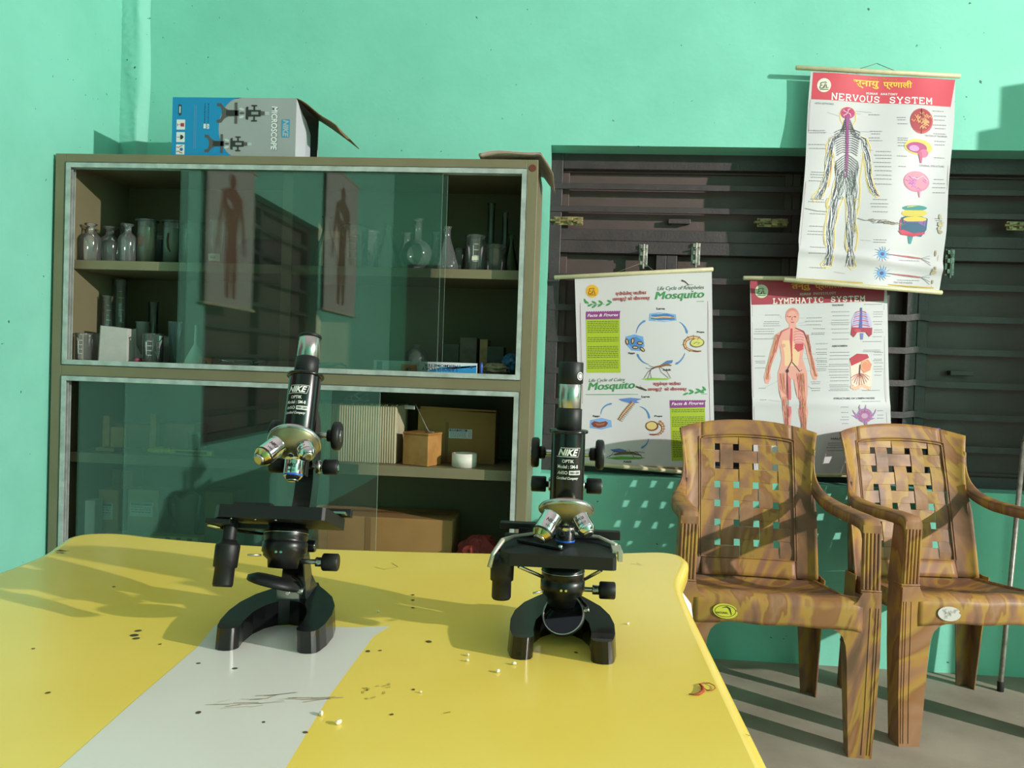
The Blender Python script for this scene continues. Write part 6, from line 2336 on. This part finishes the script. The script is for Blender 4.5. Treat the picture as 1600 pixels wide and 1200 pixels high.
        # turned-down lips along both edges
        for LL, sg in ((OUT, 1), (INN, 1)):
            a.grid(lambda u, v, LL=LL: (s_ * along(LL, v).x, along(LL, v).y, along(LL, v).z - u * (.006 + .022 * min(1, max(0, (v - .25) * 4)))), 2, 44, M_MARB)
        # web from the arm down the side of the back to the seat
        a.grid(lambda u, v: (s_ * (.213 + .012 * (1 - v)), .205 + .055 * v - .030 * u, .40 + v * .33), 2, 10, M_MARB)
        ar = a.build('armrest', t, solid=.004)
        p = MB()
        # pillar: front plate and side plate, with five flutes
        z0, z1 = .480, .678
        p.loft([[(s_ * .236, -.238, z0), (s_ * .291, -.238, z0), (s_ * .291, -.160, z0), (s_ * .286, -.160, z0), (s_ * .286, -.230, z0), (s_ * .236, -.230, z0)],
                [(s_ * .234, -.238, z1), (s_ * .286, -.238, z1), (s_ * .286, -.175, z1), (s_ * .281, -.175, z1), (s_ * .281, -.230, z1), (s_ * .234, -.230, z1)]], M_MARB, smooth=False)
        for k in range(5):
            x = .2415 + k * .0105
            p.tube([(s_ * x, -.2385, z0 + .012), (s_ * (x - .003), -.2385, z1 - .022)], .0042, M_MARB, 10)
        for zz in (z0 + .008, z0 + .001):
            p.tube([(s_ * .235, -.2395, zz), (s_ * .291, -.2395, zz), (s_ * .292, -.20, zz)], .0032, M_MARB, 8)
        p.build('arm_pillar', t, bevel=.001)
        # front leg: broad L section that tapers, with an arched inner edge and a small foot
        g = MB()
        Q = []
        for z, xi, xo, d in ((.482, .232, .291, .078), (.415, .190, .293, .076), (.372, .150, .294, .074), (.352, .190, .294, .072), (.330, .212, .294, .070), (.29, .222, .294, .068), (.20, .226, .291, .064), (.10, .232, .287, .060), (.0, .240, .282, .058)):
            Q.append((z, xi, xo, d))
        outl = [(s_ * .238, .482), (s_ * .225, .455), (s_ * .18, .425), (s_ * .11, .378), (s_ * .145, .375), (s_ * .172, .366), (s_ * .188, .350), (s_ * .197, .325), (s_ * .202, .28), (s_ * .206, .20), (s_ * .211, .10), (s_ * .217, 0), (s_ * .282, 0), (s_ * .290, .15), (s_ * .294, .30), (s_ * .291, .482)]
        Mx = Matrix(((1, 0, 0, 0), (0, 0, 1, 0), (0, 1, 0, 0), (0, 0, 0, 1)))
        g.prism(outl, -.246, -.240, M_MARB, Mx)
        g.loft([[(s_ * xo, -.245, z), (s_ * (xo - .005), -.245, z), (s_ * (xo - .005), -.245 + d, z), (s_ * xo, -.245 + d, z)] for z, xi, xo, d in Q], M_MARB, smooth=False)
        g.loft([[(s_ * xi, -.243, z), (s_ * (xi + .005), -.243, z), (s_ * (xi + .005), -.243 + d, z), (s_ * xi, -.243 + d, z)] for z, xi, xo, d in
                [(.33, .196, 0, .05), (.29, .201, 0, .05), (.20, .205, 0, .045), (.10, .210, 0, .04), (0, .216, 0, .035)]], M_MARB, smooth=False)
        g.box((s_ * .249, -.225, .004), (.06, .04, .008), M_MARB)
        for x in (.262, .278, .286):
            g.tube([(s_ * x, -.2465, .44), (s_ * (x - .004), -.2465, .15), (s_ * (x - .009), -.2465, .01)], .0018, M_MARB, 6)
        g.build('leg', t, bevel=.0015)
        # rear leg
        g = MB()
        g.loft([[(s_ * (x - w), y, z), (s_ * (x + w), y, z), (s_ * (x + w), y + .006, z), (s_ * (x - w), y + .006, z)] for z, x, w, y in ((.42, .205, .036, .190), (.30, .208, .034, .195), (.0, .222, .021, .212))], M_MARB, smooth=False)
        g.loft([[(s_ * x, y - d, z), (s_ * (x + .005), y - d, z), (s_ * (x + .005), y + .004, z), (s_ * x, y + .004, z)] for z, x, d, y in ((.42, .238, .07, .190), (.30, .238, .06, .195), (.0, .240, .04, .212))], M_MARB, smooth=False)
        g.build('leg', t, bevel=.0015)
    return t


ch1 = make_chair('marbled brown plastic armchair with a yellow oval sticker, nearest the yellow table')
ch1.location = (.632, 2.552, 0)
ch1.rotation_euler = (0, 0, rad(-1.5))
ch2 = copy_tree(ch1, None, (1.266, 2.672, 0), rad(8), 'marbled brown plastic armchair with a worn white oval sticker, right of the stickered one', 'moulded armchairs under the window')
ch2['label'] = 'marbled brown plastic armchair with a worn whitish oval sticker, cut by the right edge'


def sticker(parent, m, m2, mark):
    b = MB()
    A = Art(b, lambda x, y, l: (x, -.2535 - l * .0004, y))
    A.ell(0, 0, .036, .022, m, 1, -.1, 28)
    if mark:
        A.line([(.030 * cos(a), .017 * sin(a)) for a in [2 * pi * i / 24 for i in range(25)]], .0016, m2, 2)
        vs, fs = glyphs('NATIONAL', .02)
        b.add([(-.026 + u * .034, -.2548, -.008 + v * .006) for u, v in vs], fs, m2)
        A.line([(-.010, .010), (.004, .013), (.012, .008), (.018, -.010)], [.001, .004, .005, .002], m2, 3)
    else:
        for k in range(14):
            q_ = random.Random(k)
            A.ell(q_.uniform(-.025, .025), q_.uniform(-.013, .013), .006, .003, m2, 2, q_.uniform(0, 3), 8)
    b.build('sticker', parent, loc=(-.150, -.0035, .408))


sticker(ch1, flat('c9c43a'), flat('3a3a18'), True)
sticker(ch2, flat('bdbab4'), flat('a5a19a'), False)

# ------------------------------------------------------------------ steel stand at the right edge, bottle on the sill
M_POLE = mat('old_white_painted_steel', '8f8c82', .4, metal=.4, var=.4, vscale=50, var2='6a665e')
M_RUB = mat('black_rubber', '1c1a18', .8)
f1, f2 = onz(1563, 1080, 0), Vector((1.72, 2.93, 0))
st = thing('steel_stand', 'slim worn steel stand leg with a black rubber foot behind the right chair', 'stand', (f1.x, f1.y, 0))
topp = ony(1600, 690, 2.90) - Vector((f1.x, f1.y, 0))
b = MB()
b.tube([(0, 0, .03), (0, 0, .04), tuple(topp)], .0085, M_POLE, 14)
b.build('leg', st)
MB().cyl(.011, 0, .035, M_RUB).build('rubber_foot', st)
dx = f2 - Vector((f1.x, f1.y, 0))
b = MB()
b.tube([dx + Vector((0, 0, .03)), dx + Vector((.004, 0, .6)), topp + Vector((.16, .02, .12))], .0085, M_POLE, 14)
b.build('leg', st)
MB().cyl(.011, 0, .035, M_RUB).build('rubber_foot', st, loc=dx)
MB().tube([topp, topp + Vector((.04, .005, .14)), topp + Vector((.15, .02, .16)), topp + Vector((.16, .02, .12))], .0085, M_POLE, 12).build('crossbar', st)
bt = ony(1462, 668, 3.09)
t = thing('plastic_bottle', 'clear plastic bottle with a blue cap on the window sill behind the right chair', 'bottle', (bt.x, 3.085, SILL))
hb = bt.z - SILL
MB().lathe([(0, .001), (.030, 0), (.032, .01), (.032, hb * .70), (.026, hb * .80), (.013, hb * .90), (.012, hb * .93)], glass_mat('bluish_bottle', (.80, .85, .95, 1), .12, (.55, .6, .8, 1), 1.4), None, 24).build('body', t)
MB().cyl(.0145, hb * .92, hb * .92 + .018, mat('blue_cap', '3a5fa8', .45)).build('cap', t)

# ------------------------------------------------------------------ what the cabinet glass mirrors: charts and a dark doorway on the opposite wall
for i, (ya, yb, za, zb_, lb, col) in enumerate(((.96, 1.52, 1.37, 2.14, 'pale anatomy chart with a reddish standing figure, hung over the shutters of the left wall', '8c4a3c'),
                                               (-1.12, -.30, 1.48, 2.55, 'brown-figured muscle chart on the left wall, beyond the shuttered window', '7c5a44'))):
    w, h = yb - ya, zb_ - za
    t = thing('anatomy_chart', lb, 'poster', (XL + .022, (ya + yb) / 2, (za + zb_) / 2))
    b = MB()
    fn = lambda x, y, l: (.004 + l * .0006 + .006 * sin(x * 7) * cos(y * 5), x * w, -y * h)
    A = Art(b, fn)
    A.rect(0, 0, 0, 0, mat('aged_chart_paper', 'b8b2ac', .6), 0, 24, 30, ((-.5, -.5), (.5, -.5), (.5, .5), (-.5, .5)))
    m_ = flat(col)
    A.ell(0, -.36, .07, .05, m_, 3)
    A.poly([(-.04, -.32), (.04, -.32), (.2, -.27), (.17, -.1), (.12, .02), (.14, .2), (.1, .44), (.03, .44), (.0, .1), (-.03, .44), (-.1, .44), (-.14, .2), (-.12, .02), (-.17, -.1), (-.2, -.27)], m_, 3)
    for s_ in (-1, 1):
        A.line([(s_ * .18, -.26), (s_ * .27, -.06), (s_ * .31, .12)], [.07, .05, .03], m_, 3)
    b.build('sheet', t)
    for z_ in (-.5, .5):
        MB().rod((.006, -w * .55, z_ * h), (.006, w * .55, z_ * h), .008, M_ROD).build('rod', t)
# dark door in the wall facing the cabinet
YF = -2.49
MD = mat('dark_door_paint', '2b2a28', .6)
dr = bpy.data.objects.new('door_1', None)
COL.objects.link(dr)
dr.location = (-1.25, YF, 0)
structure(dr)
b = MB()
w_ = .85
b.box((0, .012, 1.05), (w_, .02, 2.10), MD)
for zz in (.5, 1.5):
    b.box((0, .026, zz), (w_ * .7, .012, .7), MD)
b.build('door_leaf', dr, bevel=.004)
MB().rod((w_ * .4, .03, 1.0), (w_ * .4, .07, 1.0), .008, M_OLDSTEEL).rod((w_ * .4, .07, 1.0), (w_ * .28, .07, 1.0), .007, M_OLDSTEEL).build('door_handle', dr)
